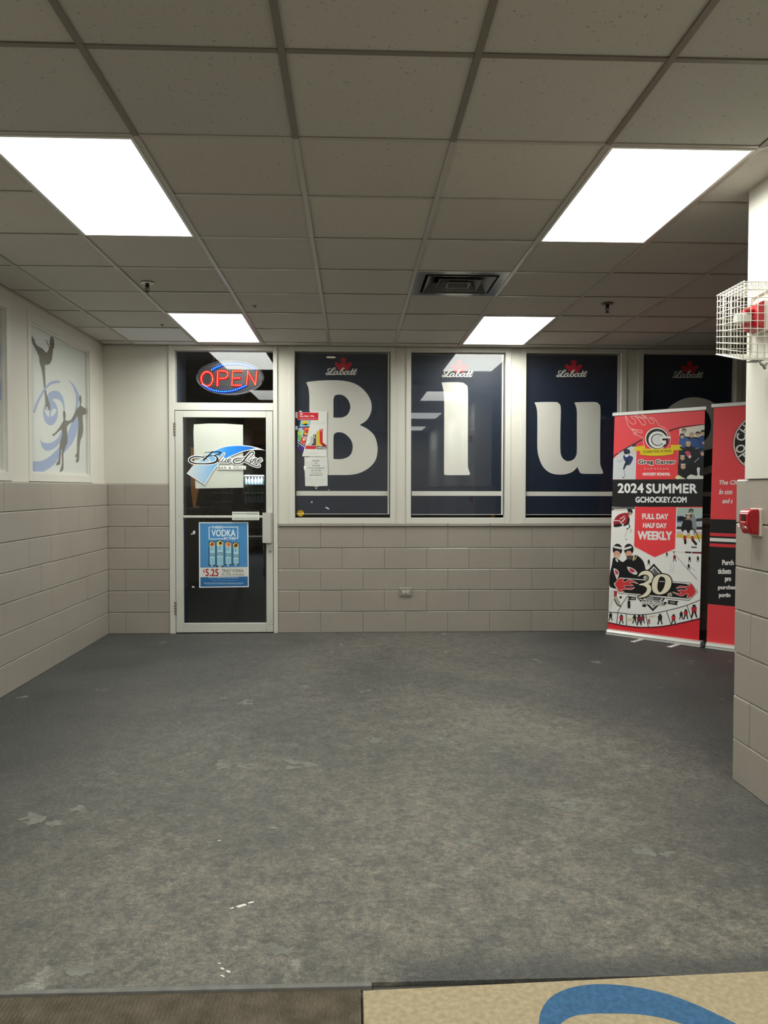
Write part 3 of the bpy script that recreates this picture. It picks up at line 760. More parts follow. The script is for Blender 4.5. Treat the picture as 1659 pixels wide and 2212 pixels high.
# ================================================================ BANNER STANDS
def banner(label, base_l, base_r, width, sheet_u, sheet_top, prints, feet):
    a, b = Vector(base_l), Vector(base_r); u = (b-a).normalized(); ang = math.atan2(u.y, u.x); n = Vector((u.y, -u.x, 0))
    t = thing('banner_stand', label, 'banner', a+u*width/2-n*.05, ang, group='roll-up banner stands')
    al = mat('banner_aluminium', 'd8d8d4', rough=.3, metal=.35)
    w2 = width/2; TL = .035                               # the sheet leans back a little
    def lean(bm):
        for v in bm.verts: v.co.y += v.co.z*TL
        return bm
    bm = BM()                                              # cassette, a rounded box along local x
    prof = [(-.05, .004), (-.046, .030), (-.038, .048), (-.015, .054), (.015, .054), (.038, .048), (.046, .030), (.05, .004)]
    prism(bm, [(y, z) for y, z in prof], 0, -w2, w2)
    box(bm, -w2+.0, w2, -.0515, -.047, .024, .030)
    obj('cassette', bm, al, t, local=True)
    for s in (-1, 1):
        bm = BM(); prism(bm, [(y*1.03, z*1.02-.001) for y, z in prof], 0, s*w2, s*(w2+.006))
        obj('end_cap', bm, mat('banner_end_cap', 'b9b9b6', rough=.4), t, local=True)
    for fx in feet:
        bm = BM(); box(bm, fx-.022, fx+.022, -.215, -.02, 0, .0038, bev=.001); box(bm, fx-.024, fx+.024, -.22, -.195, -.0002, .0062, bev=.001)
        obj('foot', bm, al, t, local=True)
    s0, s1 = sheet_u
    bm = BM(); box(bm, s0-.014-w2, s1+.016-w2, -.012, .012, sheet_top-.004, sheet_top+.030, bev=.004); obj('top_rail', lean(bm), al, t, local=True)
    bm = BM(); tube(bm, [(0, .022, .03), (0, .022, sheet_top)], .010, 10); obj('pole', lean(bm), mat('banner_pole', '6f7072', rough=.35, metal=.6), t, local=True)
    eL = lambda v: s0-.004+.010*min(max(v/2., 0), 1)      # the sheet is a touch wider at its foot
    eR = lambda v: s1+.002-.004*min(max(v/2., 0), 1)
    bm = BM(); prism(bm, [(eL(.05)-w2, .05), (eR(.05)-w2, .05), (eR(sheet_top)-w2, sheet_top), (eL(sheet_top)-w2, sheet_top)], 1, -.0004, .0004)
    sh = obj('banner_sheet', lean(bm), mat('banner_vinyl', 'ea3c44', rough=.5), t, local=True)
    ct, st = math.cos(math.atan(TL)), math.sin(math.atan(TL))
    N_, V_ = n*ct+Vector((0, 0, st)), Vector((0, 0, ct))-n*st
    pl = Plane(a-n*.05+N_*.0005, u, N_, V_)
    pl.trim = lambda u_, v_: (min(max(u_, eL(v_)), eR(v_)), min(max(v_, .05), sheet_top))
    prints(pl, sh)
    return t
def b1_print(pl, sh):
    A, Bc, Cc = (1310, 870, .13864), (1310, 1085, .13261), (1305, 1210, .13261)
    ly = []; RD, IC = 'ee4248', 'efedea'
    # -------- upper panel and photos
    p = Print(pl, A, layers=ly)
    p.poly([(50, 874), (560, 570), (975, 440), (1600, 337), (1590, 1192), (50, 1195)], RD)
    p.poly([(50, 875), (240, 745), (460, 640), (470, 700), (455, 1195), (50, 1195)], 'cfd2d6')
    p.poly([(1135, 405), (1600, 338), (1590, 1192), (1110, 1192)], 'd8d3c8')
    p.stroke([(50, 870), (300, 715), (560, 575), (760, 500)], [12, 16, 20, 20], '1a1718'); p.stroke([(960, 445), (1200, 375), (1600, 332)], [20, 16, 10], '1a1718')
    p.done('printed_panel', sh)
    p = Print(pl, A, layers=ly)             # solo skater photo
    p.stroke([(170, 772), (280, 775), (462, 770)], 5, 'c97f86'); p.stroke([(180, 800), (460, 802)], 4, 'c97f86')
    p.poly([(400, 640), (462, 632), (462, 680), (400, 685)], '3a3b40')
    p.poly([(270, 735), (330, 720), (370, 755), (350, 800), (285, 800)], '23263a', curve=True)
    p.poly([(262, 830), (320, 805), (380, 830), (415, 850), (405, 900), (370, 960), (330, 975), (290, 960), (320, 905), (290, 915)], '2b3666', curve=True)
    p.poly([(285, 812), (345, 800), (340, 835), (300, 845)], 'd5dbe6', curve=True)
    p.stroke([(330, 900), (300, 960), (270, 1030)], [40, 36, 24], '20242f'); p.stroke([(270, 860), (220, 915), (170, 900)], 6, '6b6f78')
    p.stroke([(275, 1040), (290, 1160)], 6, '4a4a4c'); p.ell(262, 1162, 14, 8, '121214', 10)
    p.done('photo_of_skater', sh)
    p = Print(pl, A, layers=ly)             # team photo
    p.poly([(1135, 520), (1590, 540), (1590, 1190), (1240, 1190), (1112, 1120)], '1d2233')
    p.poly([(1140, 560), (1210, 535), (1290, 580), (1240, 700), (1140, 680)], '3f5f96', curve=True); p.poly([(1300, 570), (1420, 570), (1450, 690), (1350, 720)], '2c4d84', curve=True)
    p.poly([(1440, 540), (1548, 520), (1545, 700), (1460, 690)], '26407a', curve=True); p.poly([(1215, 700), (1330, 680), (1470, 760), (1440, 880), (1330, 900), (1240, 860)], '1b1b20', curve=True)
    p.poly([(1120, 960), (1250, 960), (1400, 880), (1500, 980), (1530, 1180), (1260, 1185), (1140, 1100)], '16161a', curve=True)
    for (x, y, sz, hc) in ((1210, 440, 34, '55585c'), (1180, 520, 36, '2a2a2d'), (1330, 505, 38, 'b59a84'), (1425, 490, 36, '2b2c30'), (1510, 470, 40, '1f2024'), (1275, 640, 44, '6a7078'), (1185, 850, 44, '1f2024'), (1500, 785, 40, '3d4a66'), (1195, 985, 48, '22232a')):
        p.ell(x, y-sz*.25, sz*1.1, sz, hc, 14); p.ell(x, y+sz*.25, sz*.82, sz*.8, 'c99f84', 14); p.stroke([(x-sz*.6, y-sz*.55), (x+sz*.6, y-sz*.55)], sz*.35, 'd5d4d0' if sz > 41 else hc)
    p.poly([(1225, 770), (1290, 760), (1320, 830), (1290, 870)], 'c4526a', curve=True); p.poly([(1480, 620), (1540, 600), (1535, 660)], 'c98a9c'); p.ell(1300, 840, 22, 22, 'cfcfd2', 12)
    p.poly([(1410, 1025), (1455, 1015), (1450, 1110), (1480, 1140), (1580, 1130), (1580, 1188), (1265, 1188), (1310, 1120), (1415, 1135)], 'dcdcd8', curve=True)
    p.ell(1120, 1165, 46, 34, 'e6dd88', 16); p.ell(1116, 1170, 28, 18, 'e8e8e4', 12); p.stroke([(1370, 930), (1440, 860)], 8, 'c9cacb'); p.stroke([(1385, 720), (1450, 700)], 8, '9aa3b5')
    p.done('photo_of_team', sh)
    # -------- flaming emblem
    p = Print(pl, A, layers=ly)
    FL = 'f0b9b4'
    p.poly([(285, 175), (330, 330), (400, 400), (480, 480), (560, 545), (585, 650), (620, 720), (960, 720), (1003, 600), (985, 480), (900, 400), (830, 350), (760, 270), (700, 240), (640, 260), (600, 250), (470, 230), (410, 170)], RD, curve=True)
    for pts in ([(262, 172), (290, 200), (315, 290), (350, 370), (395, 405), (470, 420), (545, 435), (555, 465), (520, 468), (470, 440), (385, 412)],
                [(395, 415), (430, 460), (470, 465), (470, 482), (430, 470), (440, 495), (520, 520), (570, 560), (580, 640), (610, 705)],
                [(290, 172), (340, 270), (400, 330), (455, 320), (445, 270), (400, 235), (380, 210), (440, 215), (500, 260), (560, 340), (605, 345), (605, 295), (560, 245), (480, 225), (420, 175)],
                [(440, 175), (500, 210), (580, 235), (625, 235), (600, 205), (520, 175)],
                [(540, 180), (580, 215), (640, 250), (690, 320), (740, 320), (735, 275), (665, 235), (720, 235), (770, 270), (820, 350), (900, 390), (970, 450), (1003, 560), (985, 650), (955, 710)]):
        p.stroke(pts, 9, FL, n=5)
    p.done('flame_outline', sh)
    p = Print(pl, A, layers=ly)
    W, K = 'eceae6', '191818'
    p.ell(788, 560, 184, 172, W, 40); p.ell(790, 562, 170, 158, K, 40); p.ell(798, 578, 140, 132, W, 40)
    p.rect(870, 525, 1000, 555, W); p.rect(872, 555, 968, 588, K); p.poly([(925, 588), (968, 588), (955, 640), (915, 690), (870, 690), (915, 640)], K)
    p.ell(800, 578, 104, 96, K, 36); p.ell(803, 578, 92, 84, 'd6d5d6', 36); p.poly([(845, 540), (930, 505), (930, 650), (845, 618)], W); p.rect(870, 525, 980, 555, W)
    p.poly([(872, 556), (966, 556), (966, 588), (872, 588)], K)
    p.done('round_emblem', sh)
    p = Print(pl, A, layers=ly)
    Y = 'e3c81c'
    p.poly([(425, 690), (600, 665), (600, 745), (455, 752), (400, 735), (470, 715)], Y); p.poly([(1000, 655), (1188, 660), (1140, 700), (1190, 738), (1010, 742)], Y)
    p.poly([(528, 712, 1), (650, 722), (800, 725), (930, 718), (1050, 700, 1), (1048, 800, 1), (930, 822), (800, 832), (650, 828), (530, 812, 1)], 'b5a01a', curve=True)
    p.poly([(526, 706, 1), (650, 716), (800, 719), (930, 712), (1050, 694, 1), (1048, 792, 1), (930, 814), (800, 824), (650, 820), (530, 804, 1)], Y, curve=True)
    p.text('CELEBRATING 30 YEARS', 562, 745, 1015, 785, '3d3613', bold=.01, slope=-14)
    p.done('ribbon', sh)
    p = Print(pl, A, layers=ly)
    p.text('Greg Carter', 500, 890, 1076, 970, W, halo=12); p.text('Greg Carter', 500, 890, 1076, 970, K, heavy=3)
    p.text('EUROPEAN', 592, 1014, 966, 1042, 'e8c4c2', space=1.7); p.text('HOCKEY SCHOOL', 566, 1088, 998, 1136, W, heavy=3.5)
    p.done('printed_lettering', sh)
    # -------- black band
    D = (1290, 860, .19891)
    p = Print(pl, D, layers=ly); p.poly([(120, 886), (1240, 877), (1230, 1180), (110, 1182)], '1c1b1d'); p.done('printed_panel', sh)
    p = Print(pl, D, layers=ly)
    p.text('2024', 222, 924, 506, 1032, 'efeef0', heavy=5, space=1.05); p.text('SUMMER', 530, 928, 1088, 1036, 'efeef0', heavy=5, space=1.05); p.text('GCHOCKEY.COM', 415, 1070, 972, 1136, 'efeef0', heavy=3.5, space=1.05)
    p.done('printed_lettering', sh)
    # -------- lower collage
    p = Print(pl, Bc, layers=ly); p.poly([(0, 74), (1680, 92), (1660, 900), (1640, 2140), (-120, 2230), (0, 900)], IC)
    p.poly([(1150, 88), (1680, 95), (1680, 216), (1148, 205)], 'a9c0b4'); p.poly([(1148, 205), (1680, 217), (1680, 402), (1146, 395)], 'b3bcc4'); p.poly([(1144, 395), (1680, 403), (1680, 452), (1143, 440)], '2c2e33')
    p.poly([(1142, 520), (1680, 536), (1680, 608), (1140, 575)], 'd9bf3f'); p.poly([(1142, 470), (1680, 481), (1680, 536), (1141, 520)], 'd8b9c0'); p.poly([(1148, 220), (1230, 222), (1228, 330), (1146, 326)], '4a68a0')
    p.poly([(0, 80), (470, 72), (470, 110), (0, 132)], '5c5c60'); p.poly([(120, 108), (330, 100), (330, 132), (120, 135)], 'c9c3b6')
    p.poly([(1280, 800), (1385, 805), (1385, 832), (1280, 828)], '3a3350'); p.poly([(1395, 806), (1680, 815), (1680, 846), (1395, 834)], '7c2f38'); p.stroke([(1030, 800), (1280, 815)], 6, 'c9b7a0'); p.stroke([(460, 740), (600, 790)], 22, 'ddd3a4')
    p.stroke([(1140, 880), (1300, 1060), (1470, 1250)], [8, 10, 14], '8f9197', curve=False)
    p.done('printed_panel', sh)
    p = Print(pl, Bc, layers=ly)
    p.poly([(465, 70), (1145, 85), (1125, 765), (785, 905), (445, 730)], 'f0d8d6'); p.poly([(470, 70), (1138, 85), (1118, 755), (785, 895), (452, 718)], RD)
    p.done('red_pennant', sh)
    p = Print(pl, Bc, layers=ly)
    p.text('FULL DAY', 582, 182, 1008, 276, 'f0e9e8', heavy=5, slope=5); p.text('HALF DAY', 596, 335, 984, 416, 'f0e9e8', heavy=5, slope=5); p.text('WEEKLY', 508, 465, 1070, 610, 'f0e9e8', heavy=8, slope=10)
    p.done('printed_lettering', sh)
    p = Print(pl, Bc, layers=ly)             # bending player, red jersey
    p.poly([(120, 300), (180, 215), (260, 180), (330, 175), (370, 230), (365, 320), (330, 370), (270, 350), (200, 390), (125, 385)], 'a8222f', curve=True)
    p.stroke([(125, 300), (210, 300), (250, 350)], 14, 'e3d9d8'); p.stroke([(225, 270), (295, 225)], 14, 'e8dad8'); p.stroke([(255, 320), (305, 260)], 18, 'e8dad8'); p.poly([(115, 385), (180, 345), (260, 365), (230, 395), (140, 405)], '1c1a1d', curve=True)
    p.stroke([(290, 375), (350, 340), (360, 270)], [30, 34, 40], '1f1d22'); p.ell(380, 155, 48, 50, '1a1a1d', 18); p.ell(385, 185, 30, 28, 'b5907c', 14); p.ell(340, 155, 14, 20, 'e4e2de', 10); p.stroke([(355, 345), (380, 400), (330, 440)], 14, '2a2a2e'); p.stroke([(340, 450), (300, 560)], 6, 'a5a6a8'); p.stroke([(405, 440), (395, 490)], 10, '8a8a8c'); p.ell(322, 602, 16, 8, '7c7c7e', 8)
    p.done('photo_of_bending_player', sh)
    p = Print(pl, Bc, layers=ly)             # two youths in black
    p.poly([(92, 1010), (120, 900), (200, 930), (270, 970), (360, 900), (470, 860), (560, 910), (620, 1010), (640, 1200), (560, 1380), (60, 1380)], '18171a', curve=True)
    for (x, y, face) in ((180, 790, (172, 850)), (365, 790, (365, 850))):
        p.ell(x, y-20, 78, 95, '18181b', 22); p.ell(face[0], face[1], 55, 62, 'd8a288', 20); p.stroke([(x-45, y-62), (x+60, y-40)] if x < 300 else [(x-70, y-30), (x+30, y-60)], 34, 'e4e2e0'); p.stroke([(face[0]-22, face[1]+26), (face[0]+20, face[1]+26)], 12, 'f0dcd4')
    p.poly([(330, 880), (410, 870), (420, 930), (350, 930)], '4d4a4a', curve=True); p.stroke([(450, 870), (440, 940)], 26, 'd8c08a'); p.stroke([(490, 880), (470, 930)], 14, 'd8c08a'); p.stroke([(160, 930), (180, 960)], 30, 'cfd0c8')
    p.poly([(120, 1075), (190, 1110), (205, 1170), (175, 1260), (150, 1210), (125, 1140)], 'e0d5d3', curve=True); p.poly([(140, 1100), (185, 1125), (190, 1170), (155, 1170)], 'c4414e', curve=True); p.poly([(340, 1050), (440, 1080), (505, 1150), (470, 1180), (400, 1150), (360, 1110)], 'e0d5d3', curve=True); p.poly([(375, 1075), (440, 1095), (465, 1130), (400, 1140)], 'c4414e', curve=True)
    p.done('photo_of_two_youths', sh)
    p = Print(pl, Bc, layers=ly)             # standing player and partner
    p.poly([(1330, 250), (1400, 180), (1450, 260), (1470, 400), (1440, 520), (1360, 440)], '8d9094', curve=True); p.ell(1380, 140, 42, 42, '4d5552', 16); p.ell(1385, 165, 26, 22, 'b09282', 12)
    p.poly([(1160, 250), (1230, 225), (1320, 260), (1390, 310), (1400, 420), (1400, 500), (1230, 470), (1225, 380), (1240, 310), (1165, 300)], '19181b', curve=True)
    p.ell(1340, 220, 48, 52, '141316', 18); p.ell(1335, 240, 34, 34, 'c69f82', 14); p.stroke([(1315, 188), (1370, 188)], 22, 'e2e2e0'); p.stroke([(1290, 280), (1370, 280)], 20, '77787a')
    p.stroke([(1285, 480), (1275, 570)], [60, 52], 'e6e4e2'); p.stroke([(1385, 480), (1400, 580)], [60, 52], 'e6e4e2'); p.stroke([(1278, 560), (1278, 605)], 50, 'b52f38'); p.stroke([(1400, 570), (1405, 610)], 48, 'b52f38'); p.stroke([(1285, 625), (1285, 665)], 40, '161618'); p.stroke([(1410, 620), (1460, 680)], 40, '161618')
    p.stroke([(1230, 390), (1420, 430), (1520, 640)], 12, '222226'); p.stroke([(1390, 730), (1465, 735)], 20, '1c1c20'); p.stroke([(1480, 290), (1570, 280)], 50, '33383f')
    p.done('photo_of_standing_player', sh)
    p = Print(pl, Bc, layers=ly)             # far little skaters on the rink
    for (x, y, s_, c_) in ((690, 980, 1., '1d1a1e'), (985, 850, .8, '2a2830'), (1110, 910, 1.2, '8a2434'), (1355, 930, 1., '1d1a1e'), (1490, 925, 1., '1d1a1e'), (1340, 1050, 1., '17171b'), (1100, 815, .5, '1d1a1e')):
        p.ell(x, y-36*s_, 12*s_, 12*s_, c_, 8); p.poly([(x-20*s_, y-28*s_), (x+20*s_, y-28*s_), (x+16*s_, y+14*s_), (x-14*s_, y+14*s_)], c_); p.stroke([(x-8*s_, y+8*s_), (x-16*s_, y+44*s_)], 11*s_, c_); p.stroke([(x+8*s_, y+8*s_), (x+20*s_, y+42*s_)], 11*s_, c_)
    p.stroke([(1365, 1055), (1450, 1112)], 5, '8a8a8e')
    for yy in (1000, 1050, 1095, 1135): p.stroke([(1030, yy), (1105, yy)], 3, 'a5a5a8')
    p.stroke([(1050, 990), (1045, 1140)], 3, 'a5a5a8'); p.stroke([(1100, 990), (1095, 1140)], 3, 'a5a5a8')
    p.done('photo_of_rink', sh)
    # -------- anniversary emblem
    p = Print(pl, Cc, layers=ly)
    p.poly([(130, 490), (215, 505), (205, 590), (160, 600)], 'a33440'); p.poly([(100, 485), (160, 485), (165, 640), (95, 840)], 'd9d9d6'); p.stroke([(190, 620), (230, 690), (260, 740)], [60, 56, 40], 'b3b09c'); p.stroke([(170, 640), (215, 725), (275, 755)], 16, '1a1a1d'); p.stroke([(405, 600), (405, 770)], 54, 'c4c3bd'); p.stroke([(405, 680), (405, 765)], 44, '26262a'); p.stroke([(375, 590), (280, 740), (215, 860)], 9, '1b1b1e'); p.ell(270, 605, 22, 18, '1a1a1d', 14); p.ell(655, 740, 36, 26, '2a2a2e', 14)
    p.done('photo_of_legs_and_puck', sh)
    p = Print(pl, Cc, layers=ly); W2 = 'eae8e4'
    p.poly([(810, 55), (985, 250), (985, 640), (795, 832), (610, 640), (620, 260)], K); p.poly([(810, 100), (960, 265), (960, 630), (797, 790), (640, 630), (645, 275)], W2); p.poly([(810, 120), (810, 760), (655, 620), (660, 285)], '9a999b'); p.poly([(810, 120), (945, 270), (945, 620), (800, 770)], '66656a')
    p.poly([(150, 385), (255, 275), (1415, 368), (1530, 518), (1385, 662), (240, 545)], K)
    p.poly([(158, 385), (258, 283), (1408, 375), (1520, 518), (1382, 652), (245, 537)], W2); p.poly([(172, 385), (262, 298), (1402, 390), (1502, 518), (1376, 636), (250, 522)], K)
    p.done('diamond_emblem', sh)
    p = Print(pl, Cc, layers=ly)
    for sgn in (0, 1):
        q = [(172, 385, 1), (245, 302, 1), (330, 300), (300, 345), (350, 350), (400, 320), (470, 335), (560, 385, 1), (480, 365), (420, 360), (450, 400), (480, 410, 1), (420, 420), (340, 415), (325, 430), (370, 455), (440, 450), (500, 445, 1), (440, 480), (370, 475), (290, 480), (275, 495), (330, 515, 1), (250, 522, 1)]
        f = (lambda x, y: (x, y)) if not sgn else (lambda x, y: (1674-x, 903-y+0))
        P_ = [(*f(x[0], x[1]), *x[2:]) for x in q]
        p.poly(P_, 'd5383c', curve=True, n=4); p.stroke([(x[0], x[1]) for x in P_], 7, 'eec9c6', n=4)
    for a_, b_ in (((275, 292), (650, 322)), ((330, 545), (575, 556)), ((735, 575), (1380, 628)), ((1120, 362), (1390, 388)), ((905, 345), (985, 350))): p.stroke([a_, b_], 9, W2)
    p.done('flames', sh)
    p = Print(pl, Cc, layers=ly); CRM = 'efe6cc'
    three = [(560, 262), (620, 215), (690, 205), (745, 230), (770, 290), (740, 345), (660, 385), (580, 400)], [10, 50, 66, 70, 74, 60, 36, 14]
    three2 = [(590, 395), (680, 400), (735, 450), (720, 520), (660, 575), (560, 606)], [16, 60, 74, 66, 50, 12]
    for wd_, c_ in ((34, K), (0, CRM)):
        for pts, wdl in (three, three2): p.stroke(pts, [x+wd_ for x in wdl], c_)
    ol = [(945, 228), (1050, 255), (1098, 340), (1080, 450), (1010, 530), (900, 560), (810, 520), (782, 430), (800, 320), (860, 250)]; ho = [(935, 265), (985, 290), (1000, 350), (975, 450), (930, 515), (895, 515), (870, 450), (880, 350), (905, 285)]
    p.poly([(940+(x-940)*1.10, 395+(y-395)*1.10) for x, y in ol], K, curve=True); p.poly(ol, CRM, [ho], curve=True); p.stroke([(900, 345), (985, 350)], 9, W2)
    p.text('th', 1035, 520, 1110, 590, CRM, bold=.02, shear=.25)
    p.done('anniversary_numerals', sh)
    p = Print(pl, Cc, layers=ly)
    p.poly([(375, 585), (520, 600), (520, 650), (390, 650), (412, 618)], K); p.poly([(1040, 650), (1220, 670), (1185, 700), (1200, 735), (1040, 715)], K); p.text('1994', 440, 608, 505, 638, W2, slope=4); p.text('2024', 1075, 672, 1155, 702, W2, slope=4)
    p.poly([(528, 612), (600, 640), (960, 668), (1055, 680), (985, 748), (620, 712)], W2); p.poly([(545, 622), (602, 648), (960, 676), (1038, 686), (980, 738), (625, 704)], K); p.text('ANNIVERSARY', 600, 655, 985, 705, W2, heavy=3, slope=28)
    p.done('anniversary_ribbon', sh)
    # -------- film strip and red foot
    p = Print(pl, Cc, layers=ly)
    top = [(-40, 832), (78, 845), (300, 865), (550, 888), (800, 868), (1100, 805), (1350, 735), (1585, 640), (1680, 590)]; bot = [(-40, 978), (70, 1010), (300, 1060), (550, 1090), (800, 1090), (1050, 1062), (1300, 1010), (1575, 945), (1680, 915)]
    ts, bs = smooth(top, False), smooth(bot, False)
    p.poly([(75, 1000)]+bs+[(1700, 900), (1700, 1420), (-60, 1200), (-60, 960)], 'e0303a')
    p.poly(ts+bs[::-1], IC); p.stroke(top, 12, K); p.stroke(bot, 14, K)
    for a_, b_ in (((225, 860), (210, 1030)), ((365, 880), (368, 1070)), ((680, 880), (725, 1090)), ((1020, 830), (1095, 1055)), ((1355, 740), (1440, 985))): p.stroke([a_, b_], 11, K)
    for (x, y, s_, c_) in ((110, 920, 1.2, '26242a'), (285, 960, 1.4, 'b52f3a'), (500, 960, 1.3, '3a2428'), (575, 975, 1.6, '7a2c34'), (635, 960, 1.3, '8a2f38'), (735, 1000, .8, 'c04048'), (915, 960, 1.6, '2a282c'), (1135, 960, 1.5, 'c22f38'), (1260, 900, 1.2, '26242a'), (1335, 880, 1.5, 'b5303a'), (1470, 830, 2., 'b82a34')):
        p.ell(x, y-40*s_, 15*s_, 15*s_, '1e1c20', 8); p.poly([(x-24*s_, y-32*s_), (x+22*s_, y-34*s_), (x+18*s_, y+16*s_), (x-18*s_, y+14*s_)], c_); p.stroke([(x-9*s_, y+10*s_), (x-22*s_, y+50*s_)], 13*s_, '1f1d22'); p.stroke([(x+8*s_, y+10*s_), (x+20*s_, y+48*s_)], 13*s_, '2b2a2e')
    p.stroke([(385, 965), (470, 968)], 40, 'ddd2ac'); p.stroke([(750, 920), (830, 905)], 30, 'd9d0ae')
    p.done('film_strip', sh)
def b2_print(pl, sh):
    ly = []; RD = 'ea3f48'
    E = (1500, 850, .15821)
    p = Print(pl, E, layers=ly)
    uL, uR = -.03, .87
    def band(y0, y1, col):
        v0, v1 = pl.px(1545, y0)[1], pl.px(1545, y1)[1]
        p.uvpoly([[(uL, v0), (uR, v0), (uR, v1), (uL, v1)]], col)
    band(1121.5, 1306, '1d1c1e'); band(1151, 1158, 'd93a44'); band(1162, 1169.5, 'e9e7e4'); band(1174, 1181, 'd93a44'); band(1148, 1151, '111'*2); 
    p.done('printed_bands', sh)
    # round badge, its far half hidden by the wall end
    cu, cv = .408, pl.px(1594, 957)[1]; rr = cu-pl.px(1582.5, 957)[0]; kk = rr/.345
    p = Print(pl, (0, 0, 1), layers=ly); p.uv = lambda q: (cu+q[0], cv+q[1])
    for r_, col in ((.345, '191818'), (.338, 'eccfcb'), (.322, '191818'), (.20, 'e8e5e0'), (.185, RD)): p.ell(0, 0, r_*kk, r_*kk, col, 64)
    p.done('round_badge', sh)
    p = Print(pl, (0, 0, 1), layers=ly); p.uv = lambda q: (cu+q[0], cv+q[1])
    for i, chh in enumerate('CHICAGO'):
        a_ = math.radians(180-15-i*22); x, y = kk*.260*math.cos(a_), kk*.260*math.sin(a_)
        Vg, Fg = glyphs(chh, .02); mx = (min(v[0] for v in Vg)+max(v[0] for v in Vg))/2; sN = .145*kk
        Q = []
        for vx, vy in Vg:
            lx, lyv = (vx-mx)*sN*.85, (vy-.35)*sN*1.05; b_ = a_-PI/2
            Q.append((cu+x+lx*math.cos(b_)-lyv*math.sin(b_), cv+y+lx*math.sin(b_)+lyv*math.cos(b_)))
        p.raw(Q, Fg, 'e9e7e4')
    for i, chh in enumerate('OFFICIAL'):
        a_ = math.radians(180+15+i*19); x, y = kk*.260*math.cos(a_), kk*.260*math.sin(a_)
        Vg, Fg = glyphs(chh, .02); mx = (min(v[0] for v in Vg)+max(v[0] for v in Vg))/2; sN = .145*kk
        Q = []
        for vx, vy in Vg:
            lx, lyv = (vx-mx)*sN*.85, (vy-.35)*sN*1.05; b_ = a_+PI/2
            Q.append((cu+x+lx*math.cos(b_)-lyv*math.sin(b_), cv+y+lx*math.sin(b_)+lyv*math.cos(b_)))
        p.raw(Q, Fg, 'e9e7e4')
    p.done('badge_lettering', sh)
    p = Print(pl, E, layers=ly); Wt = 'efe6e4'
    # lines run on behind the wall end
    for tx, x0, y0, x1, y1, sh_ in (('The Chicag', 338, 1183, 712, 1262, .25), ('In con', 336, 1305, 520, 1378, .25), ('and s', 380, 1432, 524, 1500, .25)): p.text(tx, x0, y0, x1, y1, Wt, heavy=3, shear=sh_)
    G = (1290, 1080, .19891)
    q = Print(pl, G, layers=ly)
    for tx, x0, y0, x1, y1 in (('Purch', 1357, 650, 1484, 708), ('tickets', 1310, 742, 1456, 804), ('pro', 1387, 842, 1456, 900), ('purchas', 1312, 925, 1508, 984), ('portio', 1322, 1010, 1450, 1070)): q.text(tx, x0, y0, x1, y1, Wt, heavy=3)
    p.done('printed_lettering', sh); q.done('printed_lettering', sh)
b1l, b1r = on(1310, 1371.4, 2, 0), on(1510.8, 1399, 2, 0)
u45 = (b1r-b1l).normalized()
banner('red and white hockey school roll-up banner with a giant 30, nearest the letter u window', b1l, b1r, .876, (-.006, .852), 2.072, b1_print, (-.093, .245))
b2l = on(1525, 1401, 2, 0); b2r = b2l+u45*.876
banner('red and black roll-up banner with a round badge, half hidden by the wall end', b2l, b2r, .876, (-.012, .846), 2.088, b2_print, (-.093, .245))

# ================================================================ GLOWING OVAL SIGN
SY = .10
def spx(x, y): return on(420+x*.10247, 770+y*.10247, 1, SY-.012)
S_RED = emitter('sign_red_glow', (1.0, .012, .02), 1.0); S_REDL = emitter('sign_red_led', (1.0, .33, .14), 4.5)
S_BLUE = emitter('sign_blue_glow', (.0, .07, 1.), .8); S_BLUEL = emitter('sign_blue_led', (.12, .5, 1.0), 6)
c0 = on(497.5, 816.3, 1, SY)
t = thing('open_sign', 'oval lit sign with red OPEN and blue arcs, hanging in the glass above the door', 'sign', (c0.x, SY, wz(856, 480, SY)))
ex, ez = abs(wx(570.6, 816, SY)-wx(424.6, 816, SY))/2, abs(wz(778.7, 480, SY)-wz(854, 480, SY))/2
bm = BM()
def oval(bm, rx, rz, y0, y1, rx2=None, rz2=None, n=48):
    A = [bm.verts.new((c0.x+rx*math.cos(2*PI*k/n), y0, c0.z+rz*math.sin(2*PI*k/n))) for k in range(n)]
    B = [bm.verts.new((c0.x+(rx2 or rx)*math.cos(2*PI*k/n), y1, c0.z+(rz2 or rz)*math.sin(2*PI*k/n))) for k in range(n)]
    for k in range(n): bm.faces.new((A[k], A[(k+1) % n], B[(k+1) % n], B[k]))
    bm.faces.new(A[::-1]); bm.faces.new(B)
oval(bm, ex-.008, ez-.008, SY-.008, SY+.02); bmesh.ops.recalc_face_normals(bm, faces=bm.faces)
obj('backing_panel', bm, mat('sign_black', '2b2b31', rough=.3), t)
bm = BM(); tube(bm, [(c0.x+(ex-.006)*math.cos(2*PI*k/64), SY-.006, c0.z+(ez-.006)*math.sin(2*PI*k/64)) for k in range(64)], .010, 8, closed=True)
obj('rim', bm, mat('sign_rim', '3c3c42', rough=.25), t)
for s in (-1, 1):
    bm = BM(); tube(bm, [(c0.x+s*.16, SY+.006, c0.z+ez*.83), (c0.x+s*.16, SY+.006, H+.05)], .0016, 6); obj('hanging_wire', bm, steel, t)
LET = {'o': [[(268+122*math.cos(2*PI*k/24), 475-150*math.sin(2*PI*k/24)) for k in range(25)]],
       'p': [[(485, 625), (492, 470), (500, 312)], [(540, 308), (600, 308), (670, 318), (710, 370), (700, 425), (650, 460), (590, 468), (530, 468)]],
       'e': [[(1010, 315), (905, 312), (812, 312), (802, 460), (795, 608), (890, 610), (985, 608)], [(840, 460), (980, 460)]],
       'n': [[(1100, 608), (1115, 460), (1128, 310), (1205, 450), (1290, 608), (1305, 460), (1315, 310)]]}
